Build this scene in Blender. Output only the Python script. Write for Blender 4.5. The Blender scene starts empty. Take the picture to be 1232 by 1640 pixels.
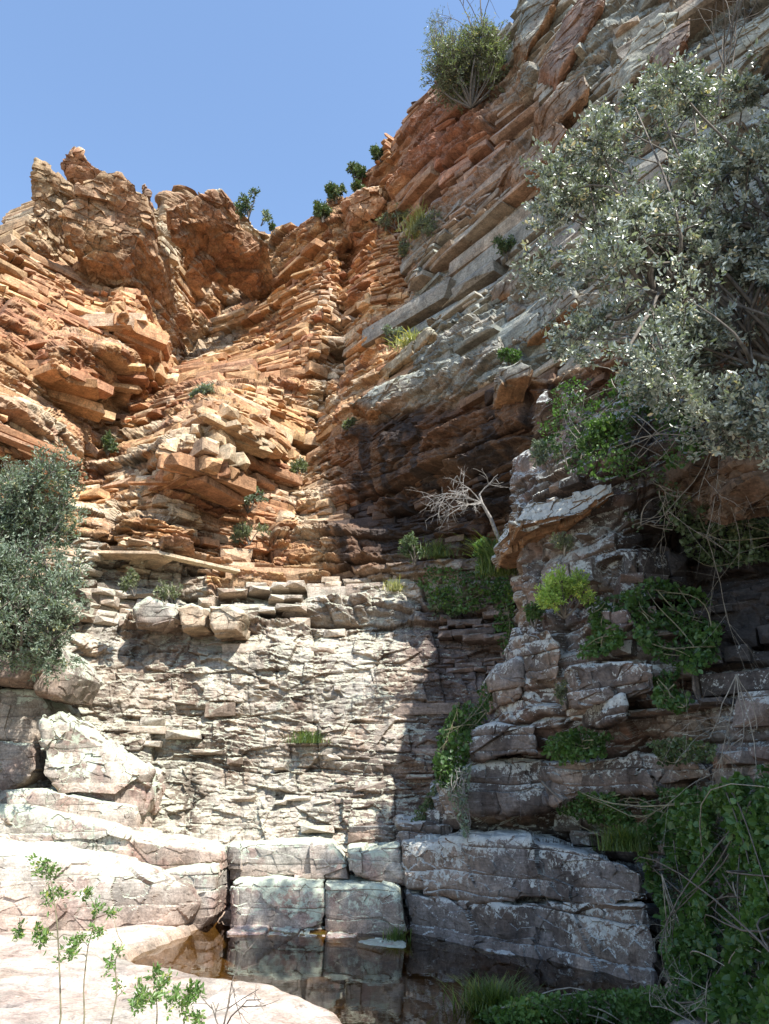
import bpy, math, random
import numpy as np
from mathutils import Vector
random.seed(7)
rng = np.random.default_rng(11)
SC = bpy.context.scene
COL = SC.collection
R = math.radians
# ------------------------------------------------------------------ camera, sky, sun, exposure
CAMH = 1.8
TH = R(20.0)
FP = 820.0 / (18.0 / 26.0)                    # focal length in photo pixels
cd = bpy.data.cameras.new("camera"); cam = bpy.data.objects.new("camera", cd); COL.objects.link(cam)
cd.sensor_fit = 'VERTICAL'; cd.sensor_height = 36; cd.sensor_width = 36 * 769 / 1024; cd.lens = 26
cd.clip_end = 2000; cd.clip_start = 0.05
cam.location = (0, 0, CAMH); cam.rotation_euler = (R(90) + TH, 0, 0)
SC.camera = cam
SUNV = Vector((0.36, -0.46, 0.81)).normalized()
sun_el = math.asin(SUNV.z); sun_az = math.atan2(SUNV.x, SUNV.y)
w = bpy.data.worlds.new("World"); SC.world = w; w.use_nodes = True
nt = w.node_tree; bg = nt.nodes['Background']; sky = nt.nodes.new('ShaderNodeTexSky')
sky.sky_type = 'NISHITA'; sky.sun_disc = False; sky.sun_elevation = sun_el; sky.sun_rotation = sun_az
sky.air_density = 1.2; sky.dust_density = 0.5; sky.ozone_density = 2.6
nt.links.new(sky.outputs[0], bg.inputs[0]); bg.inputs[1].default_value = 0.15
sl = bpy.data.lights.new("sun", 'SUN'); so = bpy.data.objects.new("sun", sl); COL.objects.link(so)
sl.energy = 5.0; sl.angle = R(0.5); sl.color = (1.0, 0.96, 0.88)
so.rotation_euler = SUNV.to_track_quat('Z', 'Y').to_euler(); so.location = SUNV * 60
SC.view_settings.view_transform = 'Standard'; SC.view_settings.look = 'None'
SC.view_settings.exposure = 1.0; SC.view_settings.gamma = 1
SC.cycles.max_bounces = 5; SC.cycles.diffuse_bounces = 2; SC.cycles.glossy_bounces = 3
SC.cycles.transparent_max_bounces = 6; SC.cycles.transmission_bounces = 3

# ------------------------------------------------------------------ helpers
CT, ST = math.cos(TH), math.sin(TH)
def at_np(px, py, Y):
    u = (px - 616.0) / FP; v = (820.0 - py) / FP
    f = (v * CT + ST) / (CT - v * ST)
    h = f * Y; D = Y * CT + h * ST
    return np.stack([u * D, Y + 0 * u, CAMH + h], -1)
def at(px, py, Y):
    return Vector(at_np(np.float64(px), np.float64(py), np.float64(Y)))
def plane_xy(px, py, z=0.0):                  # a point of the photo on a level plane
    v = (820.0 - py) / FP
    f = (v * CT + ST) / (CT - v * ST)
    Y = (z - CAMH) / f
    return at(px, py, Y)

def h32(*ks):
    h = np.uint32(2166136261)
    h = np.full(np.broadcast(*ks).shape, h, np.uint32) if len(ks) > 1 else np.full(np.shape(ks[0]), h, np.uint32)
    for k in ks:
        k = np.asarray(k).astype(np.int64).astype(np.uint32)
        h = (h ^ k) * np.uint32(16777619); h ^= h >> np.uint32(15); h = h * np.uint32(2246822519); h ^= h >> np.uint32(13)
    return h
def rnd(*ks):
    return (h32(*ks) & np.uint32(0xFFFFFF)).astype(np.float64) / 16777216.0
def vnoise(P, scale=1.0, seed=0):             # value noise, about -1..1
    X = P[..., 0] * scale + seed * 17.3; Yy = P[..., 1] * scale + seed * 5.1; Z = P[..., 2] * scale - seed * 9.7
    xi, yi, zi = np.floor(X), np.floor(Yy), np.floor(Z)
    fx, fy, fz = X - xi, Yy - yi, Z - zi
    fx = fx * fx * (3 - 2 * fx); fy = fy * fy * (3 - 2 * fy); fz = fz * fz * (3 - 2 * fz)
    r = 0
    for a in (0, 1):
        wx = fx if a else 1 - fx
        for b in (0, 1):
            wy = fy if b else 1 - fy
            for c in (0, 1):
                wz = fz if c else 1 - fz
                r = r + wx * wy * wz * rnd(xi + a, yi + b, zi + c, np.int64(seed))
    return r * 2 - 1
def fbm(P, scale, octv=3, seed=0, gain=0.5):
    r = 0; a = 1; s = 0
    for i in range(octv):
        r = r + a * vnoise(P, scale * 2.03 ** i, seed + i * 31); s += a; a *= gain
    return r / s * 1.5
def facet(P, scale, seed=0, ani=(1, 1, 1.6)):   # broken stone: flat chips, each its own plane with a sharp edge to the next
    Q = P * np.array(ani) * scale; F0 = np.floor(Q - 0.5); best = np.full(P.shape[:-1], 1e9); out = np.zeros(P.shape[:-1])
    for a in (0, 1):
        for b in (0, 1):
            for c in (0, 1):
                i, j, k = F0[..., 0] + a, F0[..., 1] + b, F0[..., 2] + c; sd = np.int64(seed)
                h1 = h32(i, j, k, sd); g = lambda s_: ((h1 >> np.uint32(s_)) & np.uint32(255)).astype(np.float64) / 255.0
                h2 = h32(i, j, k, sd + 991); g2 = lambda s_: ((h2 >> np.uint32(s_)) & np.uint32(255)).astype(np.float64) / 255.0
                dx = Q[..., 0] - (i + .1 + .8 * g(0)); dy = Q[..., 1] - (j + .1 + .8 * g(8)); dz = Q[..., 2] - (k + .1 + .8 * g(16))
                dd = dx * dx + dy * dy + dz * dz
                val = (g(24) - .5) * .7 + (dx * (g2(0) - .5) + dy * (g2(8) - .5) + dz * (g2(16) - .5)) * 2.0
                m = dd < best; best = np.where(m, dd, best); out = np.where(m, val, out)
    return out
def sstep(a, b, x):
    t = np.clip((x - a) / (b - a), 0, 1); return t * t * (3 - 2 * t)
def blob(px, py, cx, cy, rx, ry):             # soft elliptical region weight
    return np.exp(-(((px - cx) / rx) ** 2 + ((py - cy) / ry) ** 2))

def tag(o, label=None, cat=None, group=None, kind=None):
    if label: o['label'] = label
    if cat: o['category'] = cat
    if group: o['group'] = group
    if kind: o['kind'] = kind
    return o
def empty(name, loc=(0, 0, 0)):
    o = bpy.data.objects.new(name, None); COL.objects.link(o); o.location = loc; o.empty_display_size = 0.1; return o
def make_mesh(name, V, F, mat, parent=None, col=None, smooth=False, org=None):
    """V (n,3) world coords, F (m,k) with k 3 or 4"""
    V = np.asarray(V, np.float64); F = np.asarray(F, np.int32)
    if org is not None: V = V - np.asarray(org)
    me = bpy.data.meshes.new(name)
    me.vertices.add(len(V)); me.vertices.foreach_set('co', V.astype(np.float32).ravel())
    k = F.shape[1]
    me.loops.add(F.size); me.loops.foreach_set('vertex_index', F.ravel())
    me.polygons.add(len(F)); me.polygons.foreach_set('loop_start', np.arange(0, F.size, k, dtype=np.int32))
    if col is not None:
        ca = me.color_attributes.new('Col', 'FLOAT_COLOR', 'POINT')
        ca.data.foreach_set('color', col.astype(np.float32).ravel())
    me.update(calc_edges=True)
    me.polygons.foreach_set('use_smooth', np.full(len(F), smooth))
    me.materials.append(mat)
    o = bpy.data.objects.new(name, me); COL.objects.link(o)
    if parent is not None: o.parent = parent
    elif org is not None: o.location = org
    return o
def grid_faces(Rn, Cn, wrap=False):
    i = np.arange(Rn - 1)[:, None]; j = np.arange(Cn if wrap else Cn - 1)[None, :]
    j2 = (j + 1) % Cn
    return np.stack([i * Cn + j, (i + 1) * Cn + j, (i + 1) * Cn + j2, i * Cn + j2], -1).reshape(-1, 4)
def grid_normals(P):
    du = np.gradient(P, axis=1); dv = np.gradient(P, axis=0)
    n = np.cross(dv, du); n /= np.linalg.norm(n, axis=-1, keepdims=True) + 1e-9
    return n
def blur(A, n):
    for _ in range(n):
        A = np.concatenate([A[:1], (A[:-2] + A[2:] + 2 * A[1:-1]) / 4, A[-1:]], 0)
        A = np.concatenate([A[:, :1], (A[:, :-2] + A[:, 2:] + 2 * A[:, 1:-1]) / 4, A[:, -1:]], 1)
    return A
def unit(N0): return N0 / (np.linalg.norm(N0, axis=-1, keepdims=True) + 1e-9)

# ------------------------------------------------------------------ materials
def nodes_of(m):
    m.use_nodes = True; return m.node_tree, m.node_tree.nodes, m.node_tree.links
def rock_material(name, bump=0.5, lichen=(0.50, 0.52, 0.44), lscale=5.0, fine=1.0, rough=0.85, topl=0.25, thr0=0.72):
    m = bpy.data.materials.new(name); nt, N, L = nodes_of(m); b = N['Principled BSDF']
    tc = N.new('ShaderNodeNewGeometry'); pos = tc.outputs['Position']
    at_ = N.new('ShaderNodeVertexColor'); at_.layer_name = 'Col'
    def noise(scale, det=4, rough_=0.6, vec=pos, dist=0.0):
        n = N.new('ShaderNodeTexNoise'); n.inputs['Scale'].default_value = scale; n.inputs['Detail'].default_value = det
        n.inputs['Roughness'].default_value = rough_; n.inputs['Distortion'].default_value = dist
        L.new(vec, n.inputs['Vector']); return n.outputs['Fac']
    def math_(op, a, b_=None, cl=False):
        n = N.new('ShaderNodeMath'); n.operation = op; n.use_clamp = cl
        for i, x in enumerate((a, b_)):
            if x is None: continue
            if isinstance(x, (int, float)): n.inputs[i].default_value = x
            else: L.new(x, n.inputs[i])
        return n.outputs[0]
    def mapr(x, a, b_, c, d):
        n = N.new('ShaderNodeMapRange'); L.new(x, n.inputs[0])
        for i, q in enumerate((a, b_, c, d)): n.inputs[i + 1].default_value = q
        return n.outputs[0]
    def mix(f, a, b_, bt='MIX'):
        n = N.new('ShaderNodeMix'); n.data_type = 'RGBA'; n.blend_type = bt
        for s, x in ((n.inputs[0], f), (n.inputs[6], a), (n.inputs[7], b_)):
            if isinstance(x, (int, float)): s.default_value = x
            elif isinstance(x, tuple): s.default_value = (*x, 1)
            else: L.new(x, s)
        return n.outputs[2]
    st = N.new('ShaderNodeVectorMath'); st.operation = 'MULTIPLY'; st.inputs[1].default_value = (1.2, 1.2, 9.0); L.new(pos, st.inputs[0])
    vs = N.new('ShaderNodeVectorMath'); vs.operation = 'MULTIPLY'; vs.inputs[1].default_value = (5.0, 5.0, 1.1); L.new(pos, vs.inputs[0])
    n1 = noise(3.2, 6, 0.68); n2 = noise(26 * fine, 5, 0.7); n3 = noise(2.0, 5, 0.65, st.outputs[0], 1.6); n4 = noise(0.8, 5, 0.7, vs.outputs[0], 1.2)
    v = mapr(n1, 0.3, 0.7, 0.55, 1.32); v2 = mapr(n2, 0.3, 0.7, 0.60, 1.34); v3 = mapr(n3, 0.35, 0.65, 0.80, 1.16); v4 = mapr(n4, 0.35, 0.7, 1.10, 0.80)
    vv = math_('MULTIPLY', math_('MULTIPLY', v, v2), math_('MULTIPLY', v3, v4))
    c = N.new('ShaderNodeVectorMath'); c.operation = 'SCALE'; L.new(at_.outputs['Color'], c.inputs[0]); L.new(vv, c.inputs['Scale'])
    # warm and cool shifts from rust and weathering; downward faces made darker and redder
    c1 = mix(mapr(noise(1.7, 5, 0.7), 0.50, 0.72, 0, 0.45), c.outputs[0], (0.86, 0.62, 0.46), 'MULTIPLY')
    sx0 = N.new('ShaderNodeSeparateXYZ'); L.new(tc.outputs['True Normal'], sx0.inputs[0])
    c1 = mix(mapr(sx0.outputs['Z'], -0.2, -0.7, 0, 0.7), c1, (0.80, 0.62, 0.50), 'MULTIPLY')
    blk = math_('MULTIPLY', math_('SUBTRACT', math_('ADD', math_('MULTIPLY', noise(1.0, 7, 0.75, vs.outputs[0], 1.5), 0.5), math_('MULTIPLY', noise(7.5, 6, 0.75), 0.5)), 0.545), 14.0, True)
    c1 = mix(math_('MULTIPLY', blk, 0.72), c1, (0.30, 0.26, 0.24), 'MULTIPLY')
    # lichen: crusty blotches where alpha says it grows
    la = noise(lscale, 7, 0.72, dist=0.6); lb = noise(lscale * 4.5, 4, 0.65)
    lsum = math_('ADD', math_('MULTIPLY', la, 0.68), math_('MULTIPLY', lb, 0.32))
    sx = N.new('ShaderNodeSeparateXYZ'); L.new(tc.outputs['True Normal'], sx.inputs[0]); nz = sx.outputs['Z']
    amt = math_('MULTIPLY', at_.outputs['Alpha'], mapr(nz, -0.35, 0.15, 0.25, 1.0)); amt = math_('ADD', amt, mapr(nz, 0.3, 0.85, 0.0, topl), True)
    thr = mapr(amt, 0.0, 1.0, thr0, 0.34)
    lf = math_('MULTIPLY', math_('SUBTRACT', lsum, thr), 22.0, True)
    lc = mix(mapr(noise(14, 4, 0.7), 0.35, 0.65, 0, 1), lichen, tuple(x * 0.62 for x in lichen))
    c2 = mix(math_('MULTIPLY', lf, 0.88), c1, lc)
    L.new(c2, b.inputs['Base Color'])
    b.inputs['Roughness'].default_value = rough; b.inputs['Specular IOR Level'].default_value = 0.25
    bh = math_('ADD', math_('MULTIPLY', noise(9, 8, 0.72), 0.6), math_('ADD', math_('MULTIPLY', n3, 0.35), math_('MULTIPLY', n2, 0.25)))
    bp = N.new('ShaderNodeBump'); bp.inputs['Strength'].default_value = bump; bp.inputs['Distance'].default_value = 0.06
    L.new(bh, bp.inputs['Height']); L.new(bp.outputs[0], b.inputs['Normal'])
    return m
def leaf_material(name, c1, c2, trans=0.35, rough=0.45, spec=0.5):
    m = bpy.data.materials.new(name); nt, N, L = nodes_of(m); b = N['Principled BSDF']; out = N['Material Output']
    at_ = N.new('ShaderNodeVertexColor'); at_.layer_name = 'Col'
    sep = N.new('ShaderNodeSeparateColor'); L.new(at_.outputs['Color'], sep.inputs[0])
    mx = N.new('ShaderNodeMix'); mx.data_type = 'RGBA'; mx.inputs[6].default_value = (*c1, 1); mx.inputs[7].default_value = (*c2, 1)
    L.new(sep.outputs[0], mx.inputs[0]); yl = N.new('ShaderNodeMapRange'); L.new(sep.outputs[0], yl.inputs[0]); yl.inputs[1].default_value = .90; yl.inputs[2].default_value = .97; yl.inputs[4].default_value = .75
    my = N.new('ShaderNodeMix'); my.data_type = 'RGBA'; L.new(yl.outputs[0], my.inputs[0]); L.new(mx.outputs[2], my.inputs[6]); my.inputs[7].default_value = (c2[0] * 1.7 + .04, c2[1] * 1.25 + .02, c2[2] * .8, 1); mx = my
    L.new(mx.outputs[2], b.inputs['Base Color'])
    b.inputs['Roughness'].default_value = rough; b.inputs['Specular IOR Level'].default_value = spec
    tr = N.new('ShaderNodeBsdfTranslucent')
    tm = N.new('ShaderNodeVectorMath'); tm.operation = 'MULTIPLY'; tm.inputs[1].default_value = (1.3, 1.6, 0.5); L.new(mx.outputs[2], tm.inputs[0])
    L.new(tm.outputs[0], tr.inputs[0])
    ms = N.new('ShaderNodeMixShader'); ms.inputs[0].default_value = trans
    L.new(b.outputs[0], ms.inputs[1]); L.new(tr.outputs[0], ms.inputs[2]); L.new(ms.outputs[0], out.inputs[0])
    return m
def wood_material(name, c, rough=0.8):
    m = bpy.data.materials.new(name); nt, N, L = nodes_of(m); b = N['Principled BSDF']
    tc = N.new('ShaderNodeNewGeometry'); n = N.new('ShaderNodeTexNoise'); n.inputs['Scale'].default_value = 22; n.inputs['Detail'].default_value = 6
    L.new(tc.outputs['Position'], n.inputs['Vector'])
    r = N.new('ShaderNodeValToRGB'); L.new(n.outputs[0], r.inputs[0])
    r.color_ramp.elements[0].position = 0.3; r.color_ramp.elements[1].position = 0.7
    r.color_ramp.elements[0].color = (*[x * 0.45 for x in c], 1); r.color_ramp.elements[1].color = (*[min(1, x * 1.3) for x in c], 1)
    L.new(r.outputs[0], b.inputs['Base Color']); b.inputs['Roughness'].default_value = rough
    bp = N.new('ShaderNodeBump'); bp.inputs['Strength'].default_value = 0.5; bp.inputs['Distance'].default_value = 0.01
    L.new(n.outputs[0], bp.inputs['Height']); L.new(bp.outputs[0], b.inputs['Normal'])
    return m
M_CLIFF = rock_material('cliff_rock', 0.55, (0.50, 0.50, 0.40), 4.5)
M_BUTT = rock_material('shaded_lichen_rock', 0.6, (0.58, 0.60, 0.57), 9.0, topl=.3, thr0=.66)
M_LEDGE = rock_material('ledge_rock', 0.35, (0.56, 0.62, 0.50), 4.0, 1.5)
M_OAK = leaf_material('grey_green_leaves', (0.045, 0.065, 0.045), (0.46, 0.50, 0.43), 0.12, 0.36, 1.0)
M_OLIVE = leaf_material('olive_leaves', (0.09, 0.11, 0.06), (0.26, 0.28, 0.18), 0.3)
M_BLUE = leaf_material('blue_green_leaves', (0.09, 0.13, 0.09), (0.24, 0.29, 0.21), 0.2, 0.4, 0.6)
M_IVY = leaf_material('ivy_leaves', (0.03, 0.07, 0.02), (0.13, 0.23, 0.065), 0.3, 0.4, 0.5)
M_SUNPAINT = leaf_material('sun_painted_leaves', (0.22, 0.34, 0.06), (0.52, 0.62, 0.22), 0.4, 0.45, 0.4)  # leaves brightened to stand in for sun on the buttress bush
M_SAP = leaf_material('sapling_leaves', (0.085, 0.17, 0.04), (0.20, 0.30, 0.10), 0.3, 0.4, 0.5)
M_PINE = leaf_material('dark_green_leaves', (0.04, 0.07, 0.03), (0.13, 0.18, 0.08), 0.2)
M_GRASS = leaf_material('grass_blades', (0.045, 0.09, 0.02), (0.16, 0.21, 0.06), 0.3)
M_DRYGRASS = leaf_material('dry_grass_blades', (0.20, 0.20, 0.08), (0.42, 0.42, 0.18), 0.3)
M_BARK = wood_material('bark', (0.13, 0.11, 0.09))
M_TWIG = wood_material('pale_twig', (0.30, 0.27, 0.22))
M_DEAD = wood_material('bleached_wood', (0.30, 0.28, 0.26))
M_STEM = wood_material('green_stem', (0.22, 0.20, 0.12))

# ------------------------------------------------------------------ strata relief
def strata(P, lev_seed, tmin, tmax, jl, amp, zs, ts, groove=0.25, tilt=0.8, tz=0.4):
    """block-jointed bedding: returns relief and a colour hash per block"""
    r = np.random.default_rng(lev_seed)
    lv = -12 + np.cumsum(tmin + (tmax - tmin) * r.random(1400) ** 1.7)
    k = np.searchsorted(lv, zs) ; k = np.clip(k, 1, 1399)
    th = lv[k] - lv[k - 1]; fz = np.clip((zs - lv[k - 1]) / th, 0, 1)
    Lk = jl * (0.6 + 0.9 * rnd(k, np.int64(lev_seed + 5)))
    q = ts / Lk + rnd(k, np.int64(lev_seed + 9)) * 7
    i = np.floor(q)
    j0 = i + 0.65 * (rnd(i, k, np.int64(lev_seed)) - 0.5)
    j1 = i + 1 + 0.65 * (rnd(i + 1, k, np.int64(lev_seed)) - 0.5)
    jm = i - 1 + 0.65 * (rnd(i - 1, k, np.int64(lev_seed)) - 0.5)
    lo = q < j0; hi = q >= j1
    j2 = i + 2 + 0.65 * (rnd(i + 2, k, np.int64(lev_seed)) - 0.5)
    a = np.where(lo, jm, np.where(hi, j1, j0)); b = np.where(lo, j0, np.where(hi, j2, j1)); idx = np.where(lo, i - 1, np.where(hi, i + 1, i))
    ft = np.clip((q - a) / (b - a), 0, 1)
    hb = rnd(idx, k, np.int64(lev_seed + 77)); hk = rnd(k, np.int64(lev_seed + 3)); tl = rnd(idx, k, np.int64(lev_seed + 21)) - 0.5
    tz_ = rnd(idx, k, np.int64(lev_seed + 29)) - 0.25
    d = (hk - 0.5) * 1.15 + (hb - 0.5) * 1.0 + tilt * tl * (ft - 0.5) * 2 + tz * tz_ * (fz - 0.5) * 2
    e = np.minimum(np.minimum(fz, 1 - fz) * th, np.minimum(ft, 1 - ft) * (b - a) * Lk)   # metres from the nearest joint
    gw = 0.035 + 0.05 * tmax
    d = d - groove * np.exp(-e / (gw * 0.45))
    return amp * d, hb, hk, e

def mixc(a, b, f):
    return a * (1 - f[..., None]) + b * f[..., None]
C = lambda *x: np.array(x, np.float64)
ORANGE, RED, CREAM, YEL = C(.58, .335, .17), C(.40, .19, .115), C(.66, .58, .43), C(.66, .46, .24)
GREY, DARK, BLACK, PINK = C(.32, .345, .315), C(.12, .095, .08), C(.035, .03, .03), C(.48, .38, .32)
PALE, PURP, BROWN = C(.58, .53, .46), C(.165, .148, .142), C(.27, .17, .11)

def pl_dist(px, py, pts):
    d = np.full(np.shape(px), 1e9)
    for (x0, y0), (x1, y1) in zip(pts[:-1], pts[1:]):
        dx, dy = x1 - x0, y1 - y0
        t = np.clip(((px - x0) * dx + (py - y0) * dy) / (dx * dx + dy * dy), 0, 1)
        d = np.minimum(d, np.hypot(px - x0 - t * dx, py - y0 - t * dy))
    return d
class Depth:
    bumps = ()
    """smooth depth of a rock face from survey points (photo x, photo y, metres away)"""
    def __init__(s, pts, creases=()):
        A = np.array(pts, float); s.c = A[:, :2] / 1000.0; n = len(A)
        K = s.k(s.c[:, None] - s.c[None]); Pm = np.c_[np.ones(n), s.c]
        M = np.block([[K + 1e-4 * np.eye(n), Pm], [Pm.T, np.zeros((3, 3))]])
        s.w = np.linalg.solve(M, np.r_[A[:, 2], 0, 0, 0]); s.cr = creases
    def k(s, d):
        r2 = (d ** 2).sum(-1); return 0.5 * r2 * np.log(r2 + 1e-12)
    def __call__(s, px, py):
        px = np.asarray(px, float); py = np.asarray(py, float); sh = px.shape
        q = np.stack([px.ravel(), py.ravel()], -1) / 1000.0; out = np.empty(len(q)); n = len(s.c)
        for i in range(0, len(q), 100000):
            qq = q[i:i + 100000]
            out[i:i + 100000] = s.k(qq[:, None] - s.c[None]) @ s.w[:n] + s.w[n] + qq @ s.w[n + 1:]
        out = out.reshape(sh)
        for pts, A, wd in s.cr: out = out + A * np.exp(-pl_dist(px, py, pts) / wd)
        for (cx, cy, rx, ry, a, A) in s.bumps:
            dx, dy = px - cx, py - cy; ca, sa = math.cos(a), math.sin(a); q = np.hypot((dx * ca + dy * sa) / rx, (-dx * sa + dy * ca) / ry); out = out - A * sstep(1.12, .72, q)
        return out

WALL = Depth([
    (-300, 450, 12.6), (-300, 700, 10.3), (-300, 1000, 9.3), (-300, 1400, 9.0), (-100, 560, 12.4), (0, 400, 15.0), (0, 560, 13.3), (0, 740, 12.2),
    (0, 900, 11.8), (0, 1050, 11.3), (0, 1200, 11.0), (0, 1400, 10.6), (130, 300, 18.2), (150, 430, 17.6), (230, 400, 19.0), (230, 540, 17.4),
    (120, 640, 15.9), (230, 640, 18.2), (130, 740, 15.4), (360, 490, 22.4), (300, 570, 20.4), (430, 365, 22.6), (320, 330, 20.8),
    (345, 630, 15.9), (300, 690, 14.9), (230, 780, 14.3), (180, 860, 13.9), (200, 700, 16.2), (380, 560, 20.2), (420, 560, 19.2), (440, 480, 20.9), (540, 400, 18.5), (480, 500, 18.9), (520, 350, 19.5), (490, 715, 17.3), (420, 690, 16.4),
    (400, 780, 15.8), (480, 800, 16.4), (440, 860, 15.2), (330, 900, 14.6), (540, 560, 17.8), (565, 420, 18.9), (600, 290, 19.0), (600, 560, 16.7), (600, 650, 15.6),
    (690, 600, 14.2), (790, 560, 12.5), (860, 560, 11.7), (700, 450, 15.6), (800, 450, 13.7), (640, 350, 17.5), (690, 130, 16.4), (700, 300, 16.2), (800, 300, 14.3),
    (800, 150, 14.8), (900, 150, 12.6), (900, 300, 12.2), (900, 500, 11.3), (1000, 300, 10.6), (1000, 100, 11.0), (1100, 100, 10.0), (1232, 150, 8.7), (1232, 400, 8.3),
    (1000, 600, 9.9), (1232, 700, 8.1), (1000, 0, 11.6), (1232, 0, 9.0), (1100, -300, 11.0), (1500, 0, 7.2), (1500, 600, 6.8), (1500, 1200, 7.2), (1500, -600, 8.0), (850, -100, 14.0),
    (600, 720, 15.3), (620, 800, 15.0), (720, 780, 13.5), (800, 700, 12.3), (850, 780, 12.2), (640, 880, 14.2), (740, 880, 13.4), (540, 880, 15.0), (850, 900, 12.8),
    (450, 950, 14.4), (560, 960, 14.1), (660, 950, 13.8), (780, 960, 13.4), (300, 960, 14.3), (200, 990, 13.9), (300, 1010, 13.5), (450, 1010, 13.5), (600, 1010, 13.4), (760, 1060, 13.0),
    (150, 1060, 13.0), (400, 1150, 12.8), (600, 1200, 12.5), (800, 1200, 12.2), (150, 1250, 12.2), (400, 1370, 11.9), (650, 1370, 11.8), (200, 1370, 11.9), (900, 1370, 11.4),
    (1000, 900, 10.8), (1000, 1200, 10.6), (1232, 1000, 9.0), (1232, 1400, 9.0), (450, 1400, 11.8)],
    [([(440, 365), (400, 450), (345, 515), (240, 640), (175, 700), (120, 750)], 1.1, 22), ([(560, 400), (548, 480), (545, 560), (515, 650), (495, 715), (475, 830)], 0.9, 18),
     ([(520, 330), (530, 440), (500, 560)], -0.4, 26), ([(600, 360), (590, 470), (600, 560)], -0.5, 22), ([(350, 625), (310, 700), (250, 770)], -0.5, 25), ([(650, 330), (655, 470)], 0.7, 18),
     ([(505, 710), (600, 660), (760, 610), (850, 600)], 0.0, 20)])
TOP = np.array([(-400, 560), (-300, 520), (-100, 435), (0, 388), (35, 372), (60, 330), (110, 305), (150, 288), (200, 296), (240, 325), (300, 318), (350, 312), (390, 340), (430, 372), (470, 374),
    (500, 357), (540, 322), (570, 300), (590, 282), (605, 258), (640, 196), (665, 150), (690, 112), (760, 62), (815, 52), (830, 10), (850, -40), (900, -130), (1000, -260), (1250, -480), (1560, -700)], float)
WALL.bumps = [(150, 588, 84, 52, .25, 1.5), (50, 690, 96, 44, .35, 1.3), (208, 488, 30, 34, .3, .9), (325, 735, 56, 30, .45, .8), (395, 680, 78, 24, .55, .8), (120, 870, 60, 50, 0, .5), (250, 850, 70, 28, .2, .7)]
def top_py(px): return np.interp(px, TOP[:, 0], TOP[:, 1])

def wall_colour(P, U, Vp, hb2, hb3, hk2):
    # ---------------- stone colour, with shade in the recess and lower right painted in
    n1 = fbm(P, 0.7, 4, 60); n2 = fbm(P, 2.2, 3, 70); n3 = fbm(P * C(1, 1, .18), 2.6, 3, 80)
    col = mixc(ORANGE, RED, np.clip(0.42 + 0.6 * n1 + 0.8 * (hb2 - 0.5), 0, 1))
    col = mixc(col, YEL, np.clip(0.7 * (hb3 - 0.35) + 0.4 * n2 + 0.25, 0, 1) * 0.8)
    col = mixc(col, CREAM, np.clip((hk2 - 0.45) * 1.2 + 0.5 * n2, 0, 0.8) * sstep(560, 660, Vp + 30 * n1))
    crest = sstep(480, 370, Vp + 25 * n1) * sstep(470, 400, U); col = mixc(col, C(.34, .28, .19), crest * (.35 + .4 * hb2))
    n5 = fbm(P, .42, 3, 91); col = mixc(col, CREAM, sstep(.05, .5, n5 + .5 * (hb2 - .5)) * .6); col = mixc(col, RED * .9, sstep(-.1, -.6, n5 + .5 * (hb3 - .5)) * .45)
    grn = sstep(620, 680, U + 40 * n1) * sstep(650, 600, Vp - (820 - U) * 0.28)            # lichen-grey right wall
    redz = blob(U, Vp, 720, 230, 110, 100)
    col = mixc(col, mixc(GREY, BROWN, np.clip(0.12 + 0.4 * n2 + 0.6 * (hb2 - 0.5), 0, .85)), grn * (1 - 0.8 * redz))
    col = mixc(col, C(.34, .165, .115), np.clip(redz * 1.1, 0, 1) * (0.6 + 0.3 * hb3))
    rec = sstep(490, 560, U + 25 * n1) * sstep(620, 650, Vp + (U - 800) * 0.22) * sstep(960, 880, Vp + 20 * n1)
    col = mixc(col, mixc(C(.34, .19, .12), BROWN * 0.8, np.clip(0.5 + n1 + 0.6 * (hb2 - 0.5), 0, 1)), rec * 0.97); col = mixc(col, col * .62, rec * sstep(560, 640, U))  # brown recess rock, its right part darkened further as painted shade
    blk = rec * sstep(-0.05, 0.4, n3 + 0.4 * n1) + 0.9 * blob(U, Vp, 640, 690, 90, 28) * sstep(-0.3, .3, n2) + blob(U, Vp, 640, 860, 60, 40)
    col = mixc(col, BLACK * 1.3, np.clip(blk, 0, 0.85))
    lowc = sstep(900, 950, Vp + 40 * n1 + (U - 500) * 0.05 + 60 * (U < 330)) 
    pal = mixc(PALE, C(.40, .31, .24), np.clip(0.4 + 1.0 * n3 + 0.5 * (hb2 - 0.5), 0, 1))
    pal = mixc(pal, C(.20, .15, .12), np.clip(0.9 * sstep(0.15, 0.6, n3 + 0.25 * n1) + .6 * sstep(.1, .5, n2), 0, 0.85))
    col = mixc(col, pal, lowc)
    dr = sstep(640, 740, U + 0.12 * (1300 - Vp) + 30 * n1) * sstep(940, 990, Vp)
    col = mixc(col, mixc(C(.17, .13, .12), C(.11, .085, .08), np.clip(.5 + n2, 0, 1)), dr * 0.9)  # shade right of the shadow edge put into the lower wall colour
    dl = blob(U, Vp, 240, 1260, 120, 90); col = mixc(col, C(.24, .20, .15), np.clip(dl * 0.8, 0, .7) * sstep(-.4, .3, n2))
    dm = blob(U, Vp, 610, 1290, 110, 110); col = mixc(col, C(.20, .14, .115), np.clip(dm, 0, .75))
    col *= (0.80 + 0.4 * hb2)[..., None] * (0.88 + 0.24 * hb3)[..., None]
    lich = 0.10 + 0.30 * grn * (1 - redz) + 0.42 * lowc * (1 - 0.6 * dr) - 0.2 * rec + 0.12 * n1
    lich += 0.2 * blob(U, Vp, 160, 850, 80, 100) + 0.25 * blob(U, Vp, 150, 570, 80, 40)
    return col, lich

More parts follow.
